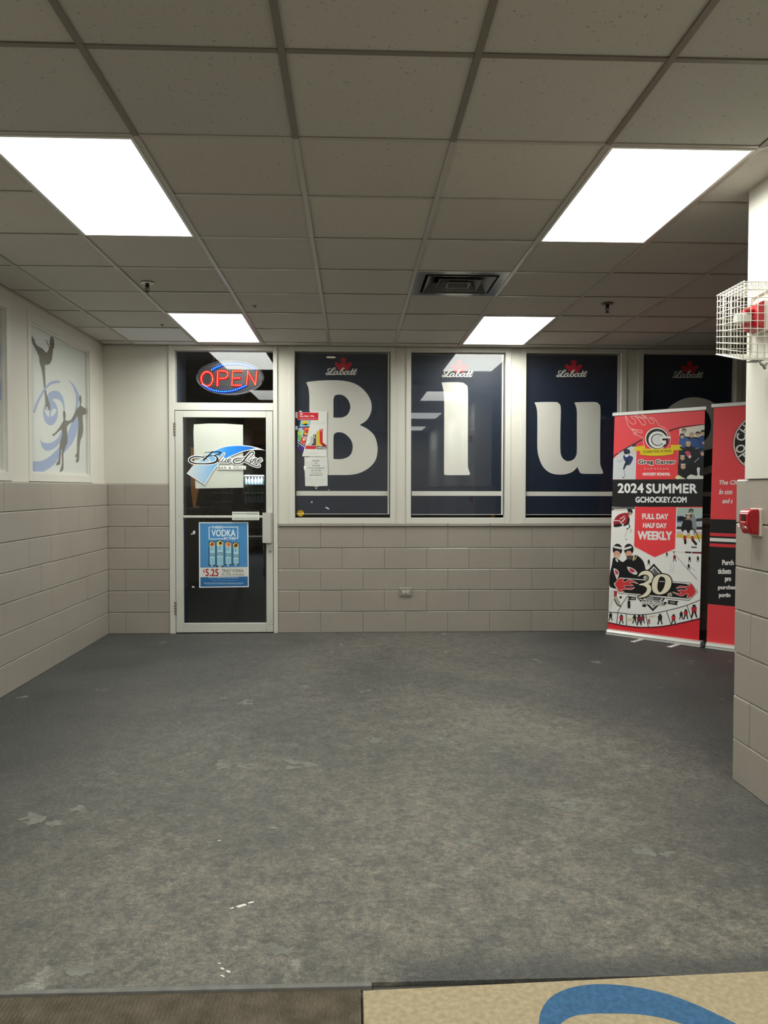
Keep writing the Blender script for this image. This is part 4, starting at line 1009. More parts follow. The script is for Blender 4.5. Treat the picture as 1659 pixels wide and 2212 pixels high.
def resample(pts, step):
    out = [Vector(pts[0])]; acc = 0
    for a, b in zip(pts, pts[1:]):
        a, b = Vector(a), Vector(b); L = (b-a).length; d = step-acc
        while d <= L: out.append(a+(b-a)*(d/L)); d += step
        acc = L-(d-step)
    return out
def dots(bm, pts, r, mi):
    for p in pts:
        c = spx(p.x, p.y); r_ = r
        V = [[bm.verts.new((c.x+r_*math.cos(2*PI*k/7)*q, c.y-.0138-h, c.z+r_*math.sin(2*PI*k/7)*q)) for k in range(7)] for q, h in ((1, 0), (.7, .005))]
        top = bm.verts.new((c.x, c.y-.0205, c.z))
        for k in range(7):
            bm.faces.new((V[0][k], V[0][(k+1) % 7], V[1][(k+1) % 7], V[1][k])).material_index = mi
            bm.faces.new((V[1][k], V[1][(k+1) % 7], top)).material_index = mi
for nm, strokes in LET.items():
    bm = BM()
    for st in strokes:
        st = [(x, y, 0)[:2] for x, y in st]
        tube(bm, [spx(*p) for p in st], .0145, 6)
        dots(bm, resample(st, 38), .0040, 1)
    obj('letter_'+nm, bm, [S_RED, S_REDL], t)
for nm, arc in (('upper', [(372, 288), (450, 240), (530, 205), (620, 175), (730, 160), (860, 155), (990, 165), (1110, 195), (1210, 232), (1282, 278)]),
                ('lower', [(180, 590), (250, 640), (330, 690), (430, 722), (540, 740), (650, 742), (770, 730), (880, 700), (990, 660), (1100, 605)])):
    bm = BM(); tube(bm, [spx(*p) for p in arc], .0135, 6); dots(bm, resample(arc, 41), .0040, 1)
    obj('light_arc', bm, [S_BLUE, S_BLUEL], t)

# ================================================================ PAPERS ON THE DOOR
def paper_sheet(pl, tr, corners, thick, m, parent, name='sheet', curl=0.):
    bm = BM(); q = [pl.px(tr[0]+x*tr[2], tr[1]+y*tr[2]) for x, y in corners]
    F = [bm.verts.new(pl.pt(u, v, 0)) for u, v in q]; Bk = [bm.verts.new(pl.pt(u, v, -thick)) for u, v in q]
    n = len(q)
    bm.faces.new(F); bm.faces.new(Bk[::-1])
    for k in range(n): bm.faces.new((F[k], Bk[k], Bk[(k+1) % n], F[(k+1) % n]))
    bmesh.ops.recalc_face_normals(bm, faces=bm.faces)
    return obj(name, bm, m, parent)
paper = mat('white_paper', 'dfe3d8', rough=.7, noise=(6, .03))
DB = Plane((0, .0165, 0), (1, 0, 0), (0, -1, 0))       # behind the glass
CD = (395, 900, .11151)
bm = BM(); q = [(212, 150), (500, 133), (800, 135), (1165, 158), (1168, 700), (1172, 1375), (700, 1385), (245, 1392), (215, 700), (205, 300)]
t = thing('paper_sheet', 'large blank white paper behind the door glass, under the blue swoosh sticker', 'paper', on(475, 1052, 1, .016))
paper_sheet(DB, CD, q, .0008, paper, t)
DF = Plane((0, .0078, 0), (1, 0, 0), (0, -1, 0))       # on the front of the glass
t = thing('door_sticker', 'blue swoosh bar and grill sticker with black script, across the door glass', 'sticker', on(490, 1000, 1, .008))
def swoosh_mat():
    m = bpy.data.materials.new('swoosh_print'); m.use_nodes = True; nt = m.node_tree; b = nt.nodes['Principled BSDF']
    tc = nt.nodes.new('ShaderNodeTexCoord'); sp = nt.nodes.new('ShaderNodeSeparateXYZ'); r = nt.nodes.new('ShaderNodeValToRGB')
    nt.links.new(tc.outputs['Generated'], sp.inputs[0]); nt.links.new(sp.outputs[0], r.inputs[0]); nt.links.new(r.outputs[0], b.inputs['Base Color'])
    e = r.color_ramp.elements; e[0].position = .02; e[0].color = (*lin('d3d9dd'), 1); e[1].position = 1; e[1].color = (*lin('1566c4'), 1)
    for pos, c in ((.25, 'a3c8e4'), (.42, '6bb0e8'), (.56, '2f93ea'), (.7, '1a86ee')):
        x = r.color_ramp.elements.new(pos); x.color = (*lin(c), 1)
    b.inputs['Roughness'].default_value = .4
    return m
ly = []
OUT = [(72, 1102, 1), (215, 930), (330, 820), (480, 715), (640, 635), (800, 578), (960, 556), (1120, 552), (1300, 568), (1450, 602), (1600, 655, 1), (1500, 645), (1300, 650), (1110, 700), (905, 790), (745, 890), (645, 990), (565, 1100), (495, 1215), (432, 1328, 1)]
INN = [(90, 1095, 1), (225, 940), (340, 830), (490, 726), (650, 646), (805, 592), (960, 570), (1120, 566), (1290, 582), (1420, 610, 1), (1290, 636), (1105, 685), (895, 776), (730, 877), (628, 978), (548, 1092), (478, 1206), (424, 1308, 1)]
p = Print(DF, CD, layers=ly); p.poly(OUT, 'e9ebea', curve=True); p.done('swoosh_border', t)
p = Print(DF, CD, layers=ly); p.poly(INN, swoosh_mat(), curve=True); p.done('swoosh', t)
BLS = [([(585, 668), (510, 745), (400, 842)], [14, 24, 28]), ([(420, 697), (540, 688), (660, 680), (732, 692), (700, 725), (600, 752), (470, 765), (390, 768)], [8, 14, 18, 22, 20, 14, 10, 8]),
       ([(590, 752), (650, 775), (672, 825), (640, 875), (540, 905), (400, 912), (240, 905), (145, 870), (135, 825), (190, 785), (290, 772), (400, 790), (470, 825), (510, 862)], [14, 22, 40, 36, 26, 18, 20, 26, 28, 22, 18, 16, 12, 6]),
       ([(802, 714), (740, 800), (690, 865), (702, 885), (745, 860)], [10, 14, 18, 12, 8]), ([(790, 812), (755, 868), (775, 888), (815, 862), (850, 815), (820, 868), (840, 886), (872, 862)], [12, 16, 12, 10, 14, 16, 12, 8]),
       ([(878, 858), (925, 838), (932, 818), (900, 818), (868, 855), (880, 885), (935, 862)], [10, 10, 12, 14, 16, 14, 8])]
LNS = [([(1225, 780), (1160, 800), (1060, 805), (990, 838), (985, 885), (1040, 910), (1120, 895), (1190, 840), (1250, 760), (1320, 690), (1365, 690), (1355, 740), (1290, 800), (1225, 850)], [8, 10, 14, 20, 20, 16, 18, 24, 24, 20, 18, 16, 10, 8]),
       ([(1180, 860), (1240, 880), (1330, 930), (1420, 965), (1480, 965), (1490, 940), (1455, 945)], [16, 16, 16, 16, 14, 12, 8]),
       ([(1340, 815), (1300, 878), (1318, 890), (1352, 862)], [14, 16, 12, 8]), ([(1382, 815), (1345, 885)], [14, 14]), ([(1360, 860), (1400, 820), (1425, 822), (1395, 878), (1412, 890), (1450, 862)], [10, 14, 16, 16, 12, 8]), ([(1372, 772), (1376, 776)], [14, 14]),
       ([(1455, 858), (1510, 838), (1520, 816), (1490, 816), (1452, 855), (1465, 888), (1535, 850)], [10, 10, 12, 14, 16, 14, 8])]
p = Print(DF, CD, layers=ly)
for pts, wd in BLS[2:]+LNS: p.stroke(pts, [x+38 for x in wd], 'f1f2ef', n=5)
p.rect(676, 952, 1222, 1024, 'f1f2ef'); p.done('lettering_outline', t)
p = Print(DF, CD, layers=ly)
for pts, wd in BLS+LNS: p.stroke(pts, wd, '0f1116', n=5)
p.text('BAR & GRILL', 690, 966, 1210, 1008, '6a6658', space=1.15); p.done('script_lettering', t)

CV = (425, 1125, .07233)
t = thing('drink_poster', 'blue vodka seltzer poster with four cans and a red price, low on the door', 'poster', on(484, 1270, 1, .008))
sh = paper_sheet(DF, CV, [(62, 42), (1540, 38), (1555, 1980), (72, 2000)], .0006, mat('poster_paper', 'e9edee', rough=.4), t, 'poster_sheet')
ly = []
p = Print(DF, CV, layers=ly)
p.poly([(95, 75), (1508, 70), (1520, 1380), (105, 1400)], '4f8fc7'); p.poly([(105, 1402), (1520, 1382), (1522, 1660), (108, 1685)], 'dcdcd6'); p.poly([(108, 1687), (1522, 1662), (1526, 1950), (110, 1970)], '2f6aa3'); p.done('printed_panel', sh)
p = Print(DF, CV, layers=ly); Wp = 'e3f0f4'
for a_, b_ in (((410, 195), (368, 195)), ((368, 195), (372, 545)), ((372, 545), (795, 538)), ((805, 190), (1228, 186)), ((1228, 186), (1225, 525)), ((1225, 525), (1180, 528))): p.stroke([a_, b_], 24, Wp)
p.text("THERE'S", 440, 155, 790, 235, Wp, heavy=4); p.text('VODKA', 440, 262, 1160, 468, Wp, heavy=6); p.text('IN THIS!', 815, 488, 1160, 565, Wp, heavy=4)
p.text('$', 185, 1450, 240, 1560, 'b01f28', bold=.02); p.text('5.25', 258, 1436, 652, 1656, 'a51d26', heavy=6); p.text('TRULY VODKA', 748, 1442, 1398, 1536, '26282c', bold=.01); p.text('SELTZERS AVAILABLE!', 738, 1562, 1420, 1640, '3a3c40')
p.text('MADE WITH PREMIUM VODKA & REAL FRUIT JUICE', 360, 1686, 1240, 1722, 'd5e5f0', bold=.02)
for y, x0, x1, c_ in ((1778, 450, 1180, '86add0'), (1862, 210, 1395, 'cfe0ec'), (1898, 280, 1330, '86add0')):
    x = x0
    while x < x1:
        l = random.uniform(25, 75); p.stroke([(x, y), (min(x+l, x1), y)], 16 if c_ == 'cfe0ec' else 12, c_, cap=False); x += l+14
p.done('printed_lettering', sh)
for k, (x0, x1, y0, y1, f1, f2) in enumerate(((352, 558, 615, 1360, 'd9b56a', 'a5432c'), (572, 808, 590, 1390, 'dccf7d', '2c1c14'), (825, 1045, 622, 1345, 'e2a878', 'cf6a3a'), (1060, 1270, 650, 1335, 'd8b24a', '5a2a1c'))):
    p = Print(DF, CV, layers=ly); w_ = x1-x0
    p.poly([(x0, y0+30), (x0+30, y0), (x1-30, y0), (x1, y0+30), (x1, y1-40), (x1-30, y1), (x0+30, y1), (x0, y1-40)], '16364a')
    p.poly([(x0+20, y0+35), (x1-14, y0+35), (x1-14, y1-50), (x0+20, y1-50)], 'a4d3e4'); p.poly([(x0+20, y0+160), (x0+50, y0+160), (x0+50, y1-50), (x0+20, y1-50)], '6fa7c2')
    p.ell(x0+w_*.5, y0+85, w_*.40, 78, f1, 20); p.ell(x0+w_*.56, y0+80, w_*.2, 44, f2, 14); p.ell(x0+w_*.38, y0+110, w_*.12, 26, f2 if k in (0, 3) else f1, 10)
    p.poly([(x0+w_*.42, y0+190), (x0+w_*.58, y0+190), (x0+w_*.45, y0+235), (x0+w_*.58, y0+265), (x0+w_*.40, y0+265), (x0+w_*.52, y0+228)], '1f4058')
    p.text('TRULY', x0+w_*.2, y0+295, x0+w_*.85, y0+335, 'dff1f6', bold=.02); p.text('VODKA', x0+w_*.2, y0+350, x0+w_*.9, y0+392, '1c4256', bold=.03); p.text('SELTZER', x0+w_*.2, y0+405, x0+w_*.92, y0+448, '2b5870', bold=.03)
    p.stroke([(x0+25, y0+475), (x1-18, y0+475)], 12, 'd2eef4', cap=False)
    for yy in range(500, int(y1-y0-90), 44): p.stroke([(x0+w_*.4, y0+yy), (x0+w_*.8, y0+yy)], 20, '7fb0c6', cap=False)
    p.ell(x0+w_*.5, y1-20, w_*.24, 16, 'cfe6ee', 12)
    p.done('printed_can', sh)

CB2 = (360, 980, .18535)
t = thing('price_strip', 'narrow white paper strips stuck over the push bar of the door', 'label strip', on(530, 1124, 1, .0))
bm = BM()
PB = Plane((0, -.0128, 0), (1, 0, 0), (0, -1, 0))
a_, b_ = PB.px(501.5, 1105.5), PB.px(560, 1113.3); sheet(bm, PB, a_[0], b_[0], b_[1], a_[1], .0008); a_, b_ = PB.px(501.5, 1117), PB.px(560, 1123.5); sheet(bm, PB, a_[0], b_[0], b_[1], a_[1], .0008)
a_, b_ = PB.px(501.5, 1113.3), PB.px(560, 1117); sheet(bm, PB, a_[0], b_[0], b_[1], a_[1], .0004)
obj('strip', bm, paper, t)
p = Print(PB, (0, 0, 1)); p.rect(503, 1108.5, 530, 1110.5, '9a9c9a'); p.rect(531, 1107.5, 558, 1111.5, 'a9aaa8'); p.rect(503, 1118.5, 558, 1119.5, '8f918f'); p.rect(503, 1121, 558, 1122, '8f918f'); p.done('print', t)
scr = mat('tape_scrap', 'd8dade', rough=.5)
def scrap(label, pts, pl=DF, tr=CB2, grp='torn sticker scraps on the glass'):
    bm = BM(); q = [pl.px(tr[0]+x*tr[2], tr[1]+y*tr[2]) for x, y in pts]
    V = [bm.verts.new(pl.pt(u, v, .0003)) for u, v in q]; B_ = [bm.verts.new(pl.pt(u, v, 0)) for u, v in q]; n = len(q)
    bm.faces.new(V); bm.faces.new(B_[::-1])
    for k in range(n): bm.faces.new((V[k], B_[k], B_[(k+1) % n], V[(k+1) % n]))
    bmesh.ops.recalc_face_normals(bm, faces=bm.faces)
    tag(obj('tape_scrap', bm, scr), label, 'tape scrap', grp)
scrap('torn white scrap on the door glass, upper one beside the vodka poster', [(300, 918), (318, 896), (334, 898), (330, 935), (314, 940), (308, 928)])
scrap('small torn white chip just under the upper scrap beside the vodka poster', [(282, 935), (296, 928), (306, 940), (296, 946), (284, 942)])
scrap('torn white scrap on the door glass level with the foot of the vodka poster', [(296, 1545), (312, 1542), (330, 1560), (296, 1562)])

# ================================================================ PAPERS ON THE FIRST WINDOW
WF = Plane((0, .0432, 0), (1, 0, 0), (0, -1, 0))
CLT = (635, 880, .08137)
t = thing('lottery_poster', 'small games poster with a red header and coloured bars, taped to the letter B window', 'poster', on(680, 986, 1, .043), group=None)
bm = BM()
sh = paper_sheet(WF, CLT, [(420, 95), (880, 110), (870, 1305), (215, 1300), (300, 1000), (455, 330)], .0008, mat('leaflet_paper', 'dcdcd6', rough=.45), t, 'poster_sheet')
ly = []
p = Print(WF, CLT, layers=ly, w0=-.0004)
p.poly([(130, 95), (470, 110), (450, 340), (300, 1000), (215, 1200), (150, 1140), (70, 1010), (60, 880), (100, 600)], '1f2b52'); p.poly([(180, 340), (445, 345), (410, 500), (150, 520)], '8fc3dd'); p.poly([(130, 545), (290, 540), (240, 740), (140, 920), (95, 900), (100, 680)], '9fd0dc')
p.ell(300, 410, 90, 60, 'dcc430', 16); p.poly([(200, 460), (330, 480), (380, 440), (310, 430)], '1d1d24'); p.ell(160, 680, 70, 70, 'b5d466', 14); p.ell(260, 570, 40, 40, 'd43a6c', 12); p.ell(150, 800, 55, 70, '78c06a', 14)
p.poly([(300, 540), (408, 530), (350, 750), (265, 715)], 'e58a2c'); p.ell(340, 630, 40, 60, 'c93a1e', 14); p.ell(300, 710, 30, 24, 'ecc94a', 10); p.poly([(235, 760), (345, 770), (275, 1010), (160, 930)], 'dfa6b4'); p.ell(250, 880, 60, 90, 'd8482c', 16); p.ell(262, 850, 28, 36, 'ecd9b8', 12)
p.poly([(80, 1010), (270, 1060), (215, 1195), (150, 1140)], '4a2c7c'); p.stroke([(95, 930), (270, 1050)], 18, 'e4e4e6'); p.stroke([(105, 985), (125, 1010), (100, 1040)], 9, 'e4e4e6'); p.poly([(135, 92), (210, 95), (205, 125), (140, 120)], 'e8e8ee'); p.done('printed_games_picture', sh)
p = Print(WF, CLT, layers=ly)
p.poly([(95, 122), (655, 140), (650, 345), (95, 330)], 'e6a6a4'); p.poly([(102, 132), (645, 148), (640, 336), (102, 322)], 'cb2330'); p.done('red_header', sh)
p = Print(WF, CLT, layers=ly)
p.text('Play. Earn. Win.', 152, 212, 550, 262, 'efe3e2', heavy=3); p.text('with our reward program', 152, 282, 605, 306, 'e3b4b4', bold=.03)
for k in range(3): p.poly([(155+28*k, 188), (155+28*k, 160-(k == 1)*12), (178+28*k, 160-(k == 1)*12), (178+28*k, 188)], 'efe3e2')
p.stroke([(490, 392), (850, 400)], 6, 'b5b5b2'); p.stroke([(480, 432), (845, 438)], 6, 'c4c4c0')
p.text('REWARDS', 415, 1052, 560, 1084, 'e8b6b4', bold=.03); p.text('Points', 325, 1052, 402, 1084, 'e8b6b4') 
p.done('printed_lettering', sh)
p = Print(WF, CLT, layers=ly)
for pts, c_ in (([(440, 780), (470, 760), (505, 790), (500, 935), (440, 1000), (330, 1020), (435, 930)], 'b9b8b5'), ([(516, 712), (550, 730), (590, 705), (588, 1012), (450, 1012), (516, 930)], '4e4b47'), ([(600, 640), (660, 615), (682, 640), (684, 930), (752, 1020), (595, 1015), (600, 900)], 'd9b83a'), ([(680, 570), (718, 590), (760, 560), (762, 930), (870, 1010), (860, 1045), (755, 1030), (685, 935)], 'c8242c'), ([(310, 1018), (600, 1022), (580, 1110), (305, 1105)], 'c8323a'), ([(605, 1022), (870, 1050), (862, 1108), (598, 1106)], '26221f')): p.poly(pts, c_)
p.poly([(755, 950), (868, 1012), (860, 1045), (760, 1030)], '8f1a24'); p.stroke([(550, 745), (550, 825)], 22, 'd6d5d0', cap=False); p.stroke([(720, 590), (722, 635)], 18, 'eac6c4', cap=False); p.stroke([(635, 660), (635, 715)], 16, 'b5931c', cap=False); p.rect(620, 1052, 735, 1088, 'c4c2be'); p.stroke([(745, 1075), (855, 1082)], 24, 'e6e4e0', cap=False)
for yy in (1188, 1212, 1238): p.stroke([(330, yy), (630, yy)], 8, 'c9c9c4', cap=False)
p.done('printed_bars', sh)
t = thing('notice_paper', 'wrinkled white notice about outside food and drinks, taped below the games poster', 'notice', on(683, 1050, 1, .043))
CN = CLT
sh = paper_sheet(WF.moved(.0006), CN, [(275, 1318), (885, 1312), (892, 1500), (905, 1730), (890, 1760), (895, 2085), (600, 2092), (298, 2090), (285, 1700), (262, 1640), (262, 1560), (280, 1540)], .0008, mat('notice_paper', 'd6d6d1', rough=.4, noise=(25, .05), bump=(14, .6, .01)), t, 'notice_sheet')
p = Print(WF.moved(.0006), CN)
for tx, x0, x1, y in (('PLEASE', 488, 672, 1418), ('NO', 552, 622, 1480), ('OUTSIDE', 472, 690, 1546), ('FOOD OR DRINKS', 372, 800, 1610), ('NO SKATES', 445, 725, 1676), ('ALLOWED IN', 432, 745, 1738), ('RESTAURANT', 412, 765, 1800)): p.text(tx, x0, y-15, x1, y+15, '4a4a4c', bold=.02)
p.done('printed_lettering', sh)
p = Print(WF.moved(.0008), CN); p.poly([(262, 1560), (300, 1555), (330, 1590), (310, 1625), (268, 1620)], 'f0f0ee', curve=True); p.stroke([(300, 1440), (380, 1400), (480, 1380)], 12, 'ebebe6'); p.stroke([(290, 1760), (520, 1740), (720, 1725), (900, 1735)], 10, 'e6e6e1'); p.stroke([(300, 1830), (560, 1835), (880, 1905)], 10, 'e9e9e4'); p.poly([(530, 2080), (660, 2085), (655, 2105), (540, 2108)], 'c9c9c6'); p.done('clear_tape', t)
scrap('tiny white scrap directly under the taped notice on the letter B window', [(565, 2145), (605, 2120), (605, 2165), (585, 2165)], WF, CLT)
scrap('thin pale scrap under the notice, toward the letter B', [(895, 2190), (945, 2175), (940, 2190), (905, 2200)], WF, CLT)
scrap('white teardrop scrap below the white stripe of the letter B window', [(430, 1870), (440, 1855), (450, 1868), (440, 1880)], WF, C4)
scrap('white sticker chip low in the middle of the letter B window', [(592, 1930), (605, 1922), (642, 1945), (630, 1952)], WF, C4)
t = thing('round_sticker', 'small round yellow sticker in the bottom corner of the letter B window', 'sticker', on(649, 1110, 1, .043))
p = Print(WF, C4); p.ell(312, 1995, 38, 36, 'c59a22', 24); p.ell(312, 1992, 26, 24, 'a87d16', 20); p.stroke([(285, 2000), (345, 1995)], 14, 'e0c36a'); p.done('disc', t)

# ================================================================ OUTLET, SPRINKLERS, VENT
oc = on(876.5, 1278.5, 1, 0)
t = thing('wall_outlet', 'double electrical outlet set sideways in the grey block wall under the windows', 'outlet', (oc.x, -.002, oc.z))
bm = BM(); box(bm, oc.x-.063, oc.x+.063, -.013, .0, oc.z-.041, oc.z+.041, bev=.005); obj('cover_plate', bm, mat('painted_plate', '918b81', rough=.4), t)
for s in (-1, 1):
    bm = BM(); cx_ = oc.x+s*.0185-.001; box(bm, cx_-.016, cx_+.016, -.0175, -.012, oc.z-.016, oc.z+.014, bev=.003)
    o = obj('receptacle', bm, mat('receptacle', 'c3bfb2', rough=.4), t)
    bm = BM(); box(bm, cx_-.009, cx_-.003, -.0180, -.0170, oc.z+.004, oc.z+.0065); box(bm, cx_-.009, cx_-.003, -.0180, -.0170, oc.z-.0085, oc.z-.006); lathe(bm, [(.0028, 0), (.0028, .001)], (cx_+.007, -.0170, oc.z-.001), 10, axis='y'); obj('slot', bm, dark, o)
    bm = BM(); lathe(bm, [(.004, 0), (.003, .002)], (oc.x+s*.047, -.0128, oc.z-.001), 10, axis='y'); obj('screw', bm, mat('plate_screw', '79746b', rough=.4), t)
dk = mat('sprinkler_metal', '26251f', rough=.35, metal=.6)
for (sx, sy, lab, em) in ((-1.853, -2.272, 'ceiling sprinkler with a pale ring, hanging beside the skater window side', 'd7d2c4'), (1.34, -1.835, 'ceiling sprinkler with a dark ring, above the two roll-up banners', '55524b')):
    t = thing('sprinkler_head', lab, 'sprinkler', (sx, sy, H), group='ceiling sprinklers')
    bm = BM(); lathe(bm, [(.042, -.004), (.042, -.001), (.02, .004)], (sx, sy, H), 28); obj('ceiling_ring', bm, mat('ring_'+em, em, rough=.4), t)
    bm = BM(); lathe(bm, [(.013, -.022), (.013, .0), (.012, .01)], (sx, sy, H), 14); lathe(bm, [(.010, -.032), (.013, -.022)], (sx, sy, H), 14); obj('pipe_neck', bm, dk, t)
    bm = BM()
    for s in (-1, 1): tube(bm, [(sx+s*.009, sy, H-.03), (sx+s*.012, sy, H-.042), (sx+s*.008, sy, H-.054), (sx, sy, H-.060)], .0028, 6)
    tube(bm, [(sx, sy, H-.03), (sx, sy, H-.058)], .003, 6); obj('yoke', bm, dk, t)
    bm = BM(); lathe(bm, [(.016, -.0655), (.016, -.0635), (.006, -.060)], (sx, sy, H), 20); obj('deflector', bm, dk, t)
for (sx, sy, lab) in ((-2.081, -.911, 'tiny dark hook in the ceiling tile near the corner of the skater wall'), (-1.233, -1.63, 'tiny dark hook in the ceiling tile before the glowing oval sign')):
    bm = BM(); lathe(bm, [(.016, -.0015), (.016, .001), (.006, .005)], (sx, sy, H+.003), 14); tube(bm, [(sx, sy, H+.004), (sx, sy, H-.006), (sx+.005, sy, H-.010), (sx+.008, sy, H-.005)], .0022, 6)
    tag(obj('ceiling_hook', bm, dk), lab, 'hook', 'ceiling hooks')
i, j = VENT; vx, vy = GX+(i+.5)*TS, GY+(j+.5)*TS
t = thing('ceiling_vent', 'square dark metal air vent with nested frames in the ceiling grid', 'air vent', (vx, vy, H))
vm = mat('vent_metal', '63615c', rough=.28, metal=.75)
def ring(bm, o, zo, i_, zi, th=.003):
    """a sloping square collar from half-size o at zo to half-size i_ at zi"""
    for s in range(4):
        a = [(o, o), (-o, o), (-o, -o), (o, -o)]; b = [(i_, i_), (-i_, i_), (-i_, -i_), (i_, -i_)]
        p1, p2, q1, q2 = a[s], a[(s+1) % 4], b[s], b[(s+1) % 4]
        A = [bm.verts.new((vx+x, vy+y, z)) for (x, y), z in ((p1, zo), (p2, zo), (q2, zi), (q1, zi))]
        B_ = [bm.verts.new((vx+x, vy+y, z+th)) for (x, y), z in ((p1, zo), (p2, zo), (q2, zi), (q1, zi))]
        bm.faces.new(A); bm.faces.new(B_[::-1])
        for k in range(4): bm.faces.new((A[k], A[(k+1) % 4], B_[(k+1) % 4], B_[k]))
bm = BM(); ring(bm, .292, H+.001, .235, H+.001); ring(bm, .235, H+.001, .225, H+.09); box(bm, vx-.292, vx+.292, vy-.292, vy+.292, H+.09, H+.094); bmesh.ops.recalc_face_normals(bm, faces=bm.faces); obj('frame', bm, vm, t)
for o_, n_ in ((.215, .150), (.135, .085), (.07, .02)):
    bm = BM(); ring(bm, o_, H-.004, n_, H+.05); box(bm, vx-o_-.004, vx+o_+.004, vy-o_-.004, vy-o_, H-.006, H+.002); box(bm, vx-o_-.004, vx+o_+.004, vy+o_, vy+o_+.004, H-.006, H+.002); box(bm, vx-o_-.004, vx-o_, vy-o_, vy+o_, H-.006, H+.002); box(bm, vx+o_, vx+o_+.004, vy-o_, vy+o_, H-.006, H+.002)
    bmesh.ops.recalc_face_normals(bm, faces=bm.faces); obj('vane', bm, vm, t)
bm = BM(); box(bm, vx-.02, vx+.02, vy-.02, vy+.02, H+.045, H+.06); obj('core', bm, vm, t)

# ================================================================ ALARM DEVICES ON THE WALL END
red = mat('alarm_red', 'a80f1c', rough=.3, spec=.6); XU = XR-.006
yc, zc = -4.094, 1.230
t = thing('fire_alarm_pull', 'red fire alarm pull station on the grey block wall end', 'fire alarm', (XR, yc, zc-.06))
bm = BM(); box(bm, XR-.012, XR+.002, yc-.052, yc+.045, zc-.063, zc+.060, bev=.003); obj('back_plate', bm, mat('alarm_back', 'c9bdb0', rough=.4), t)
bm = BM(); prism(bm, [(XR-.010, zc-.056), (XR-.046, zc-.052), (XR-.060, zc-.010), (XR-.062, zc+.040), (XR-.052, zc+.053), (XR-.010, zc+.058)], 1, yc-.042, yc+.042)
bmesh.ops.bevel(bm, geom=list(bm.edges), offset=.004, segments=2, affect='EDGES'); obj('body', bm, red, t)
bm = BM(); box(bm, XR-.0635, XR-.058, yc-.017, yc+.017, zc+.004, zc+.034); obj('window_recess', bm, mat('alarm_dark', '2a0508', rough=.3), t)
bm = BM(); box(bm, XR-.066, XR-.056, yc-.020, yc+.020, zc-.006, zc+.002, bev=.001)
hd = obj('pull_handle', bm, mat('alarm_pink', 'd85a5a', rough=.3), t)
AP = Plane((XR-.0614, 0, 0), (0, -1, 0), (-1, 0, 0)); p = Print(AP, (0, 0, 1), w0=.0006)
p.uv = lambda q: (q[0], q[1])
p.text('PULL', -yc-.014, zc-.010, -yc+.014, zc-.019, 'c98a86', bold=.02); p.text('DOWN', -yc-.014, zc-.021, -yc+.014, zc-.030, 'c98a86', bold=.02)
p.done('printed_lettering', t)
for dy in (.034, -.026):
    bm = BM(); tube(bm, [(XR-.058, yc+dy, zc-.030), (XR-.068, yc+dy-.004, zc-.020)], .003, 8); obj('white_tab', bm, mat('alarm_white', 'e9e4df', rough=.3), t)

yc, zc = -4.13, 2.125
t = thing('strobe_alarm', 'red wall alarm with a clear flash lens inside the white wire cage', 'alarm', (XU, yc, zc-.06))
bm = BM(); box(bm, XU-.020, XU, yc-.066, yc+.066, zc-.066, zc+.066, bev=.004); obj('mounting_box', bm, mat('alarm_box', 'd5cfc4', rough=.4), t)
bm = BM(); prism(bm, [(XU-.018, zc-.058), (XU-.050, zc-.050), (XU-.060, zc+.0), (XU-.046, zc+.056), (XU-.018, zc+.066)], 1, yc-.062, yc+.062)
bmesh.ops.bevel(bm, geom=list(bm.edges), offset=.004, segments=2, affect='EDGES'); obj('body', bm, red, t)
bm = BM(); box(bm, XU-.092, XU-.052, yc-.030, yc+.034, zc+.020, zc+.036, bev=.004); obj('lens_hood', bm, red, t); bm = BM(); box(bm, XU-.085, XU-.050, yc-.028, yc+.03, zc-.040, zc-.026, bev=.004); obj('lens_shelf', bm, red, t)
bm = BM(); box(bm, XU-.122, XU-.055, yc-.026, yc+.030, zc-.024, zc+.018, bev=.008); obj('clear_lens', bm, mat('clear_lens', 'c6ccc6', rough=.15, spec=.8), t, smooth=False)
bm = BM(); lathe(bm, [(.006, -.02), (.006, .02)], (XU-.09, yc+.002, zc-.002), 10); obj('flash_tube', bm, mat('flash_tube', '8a8c8c', rough=.2), t)

# welded wire guard
wy0, wy1, wx0, wt = -4.020, -4.262, 1.136, 2.247
def zb_at(y): return 1.984+(y-wy0)/(wy1-wy0)*(-.062)
t = thing('wire_guard', 'white welded wire cage around the red alarm on the wall end', 'wire cage', (XU, (wy0+wy1)/2, 1.93))
wm = mat('white_wire', 'dedbd0', rough=.35); rw = .0017
nY, nZ, nX = 9, 10, 5
ysg = [wy0+(wy1-wy0)*k/nY for k in range(nY+1)]; xsg = [wx0+(XU-wx0)*k/nX for k in range(nX+1)]
bm = BM()                                           # face turned to the room
for y in ysg: tube(bm, [(wx0, y, zb_at(y)-.004), (wx0, y, wt+.006)], rw, 6)
for k in range(nZ+1): tube(bm, [(wx0-.003, y, zb_at(y)+(wt-zb_at(y))*k/nZ) for y in (wy0, wy1)], rw, 6)
obj('front_mesh', bm, wm, t)
for nm, yy in (('end_mesh', wy0), ('end_mesh', wy1)):
    bm = BM()
    for x in xsg[1:]: tube(bm, [(x, yy, zb_at(yy)), (x, yy, wt)], rw, 6)
    for k in range(nZ+1): z = zb_at(yy)+(wt-zb_at(yy))*k/nZ; tube(bm, [(wx0, yy-.003, z), (XU, yy-.003, z)], rw, 6)
    obj(nm, bm, wm, t)
for nm, zf in (('top_mesh', lambda y: wt), ('bottom_mesh', zb_at)):
    bm = BM()
    for y in ysg: tube(bm, [(wx0-.006, y, zf(y)), (XU, y, zf(y))], rw, 6)
    for x in xsg: tube(bm, [(x, y, zf(y)+.003) for y in (wy0, wy1)], rw, 6)
    obj(nm, bm, wm, t)
bm = BM()
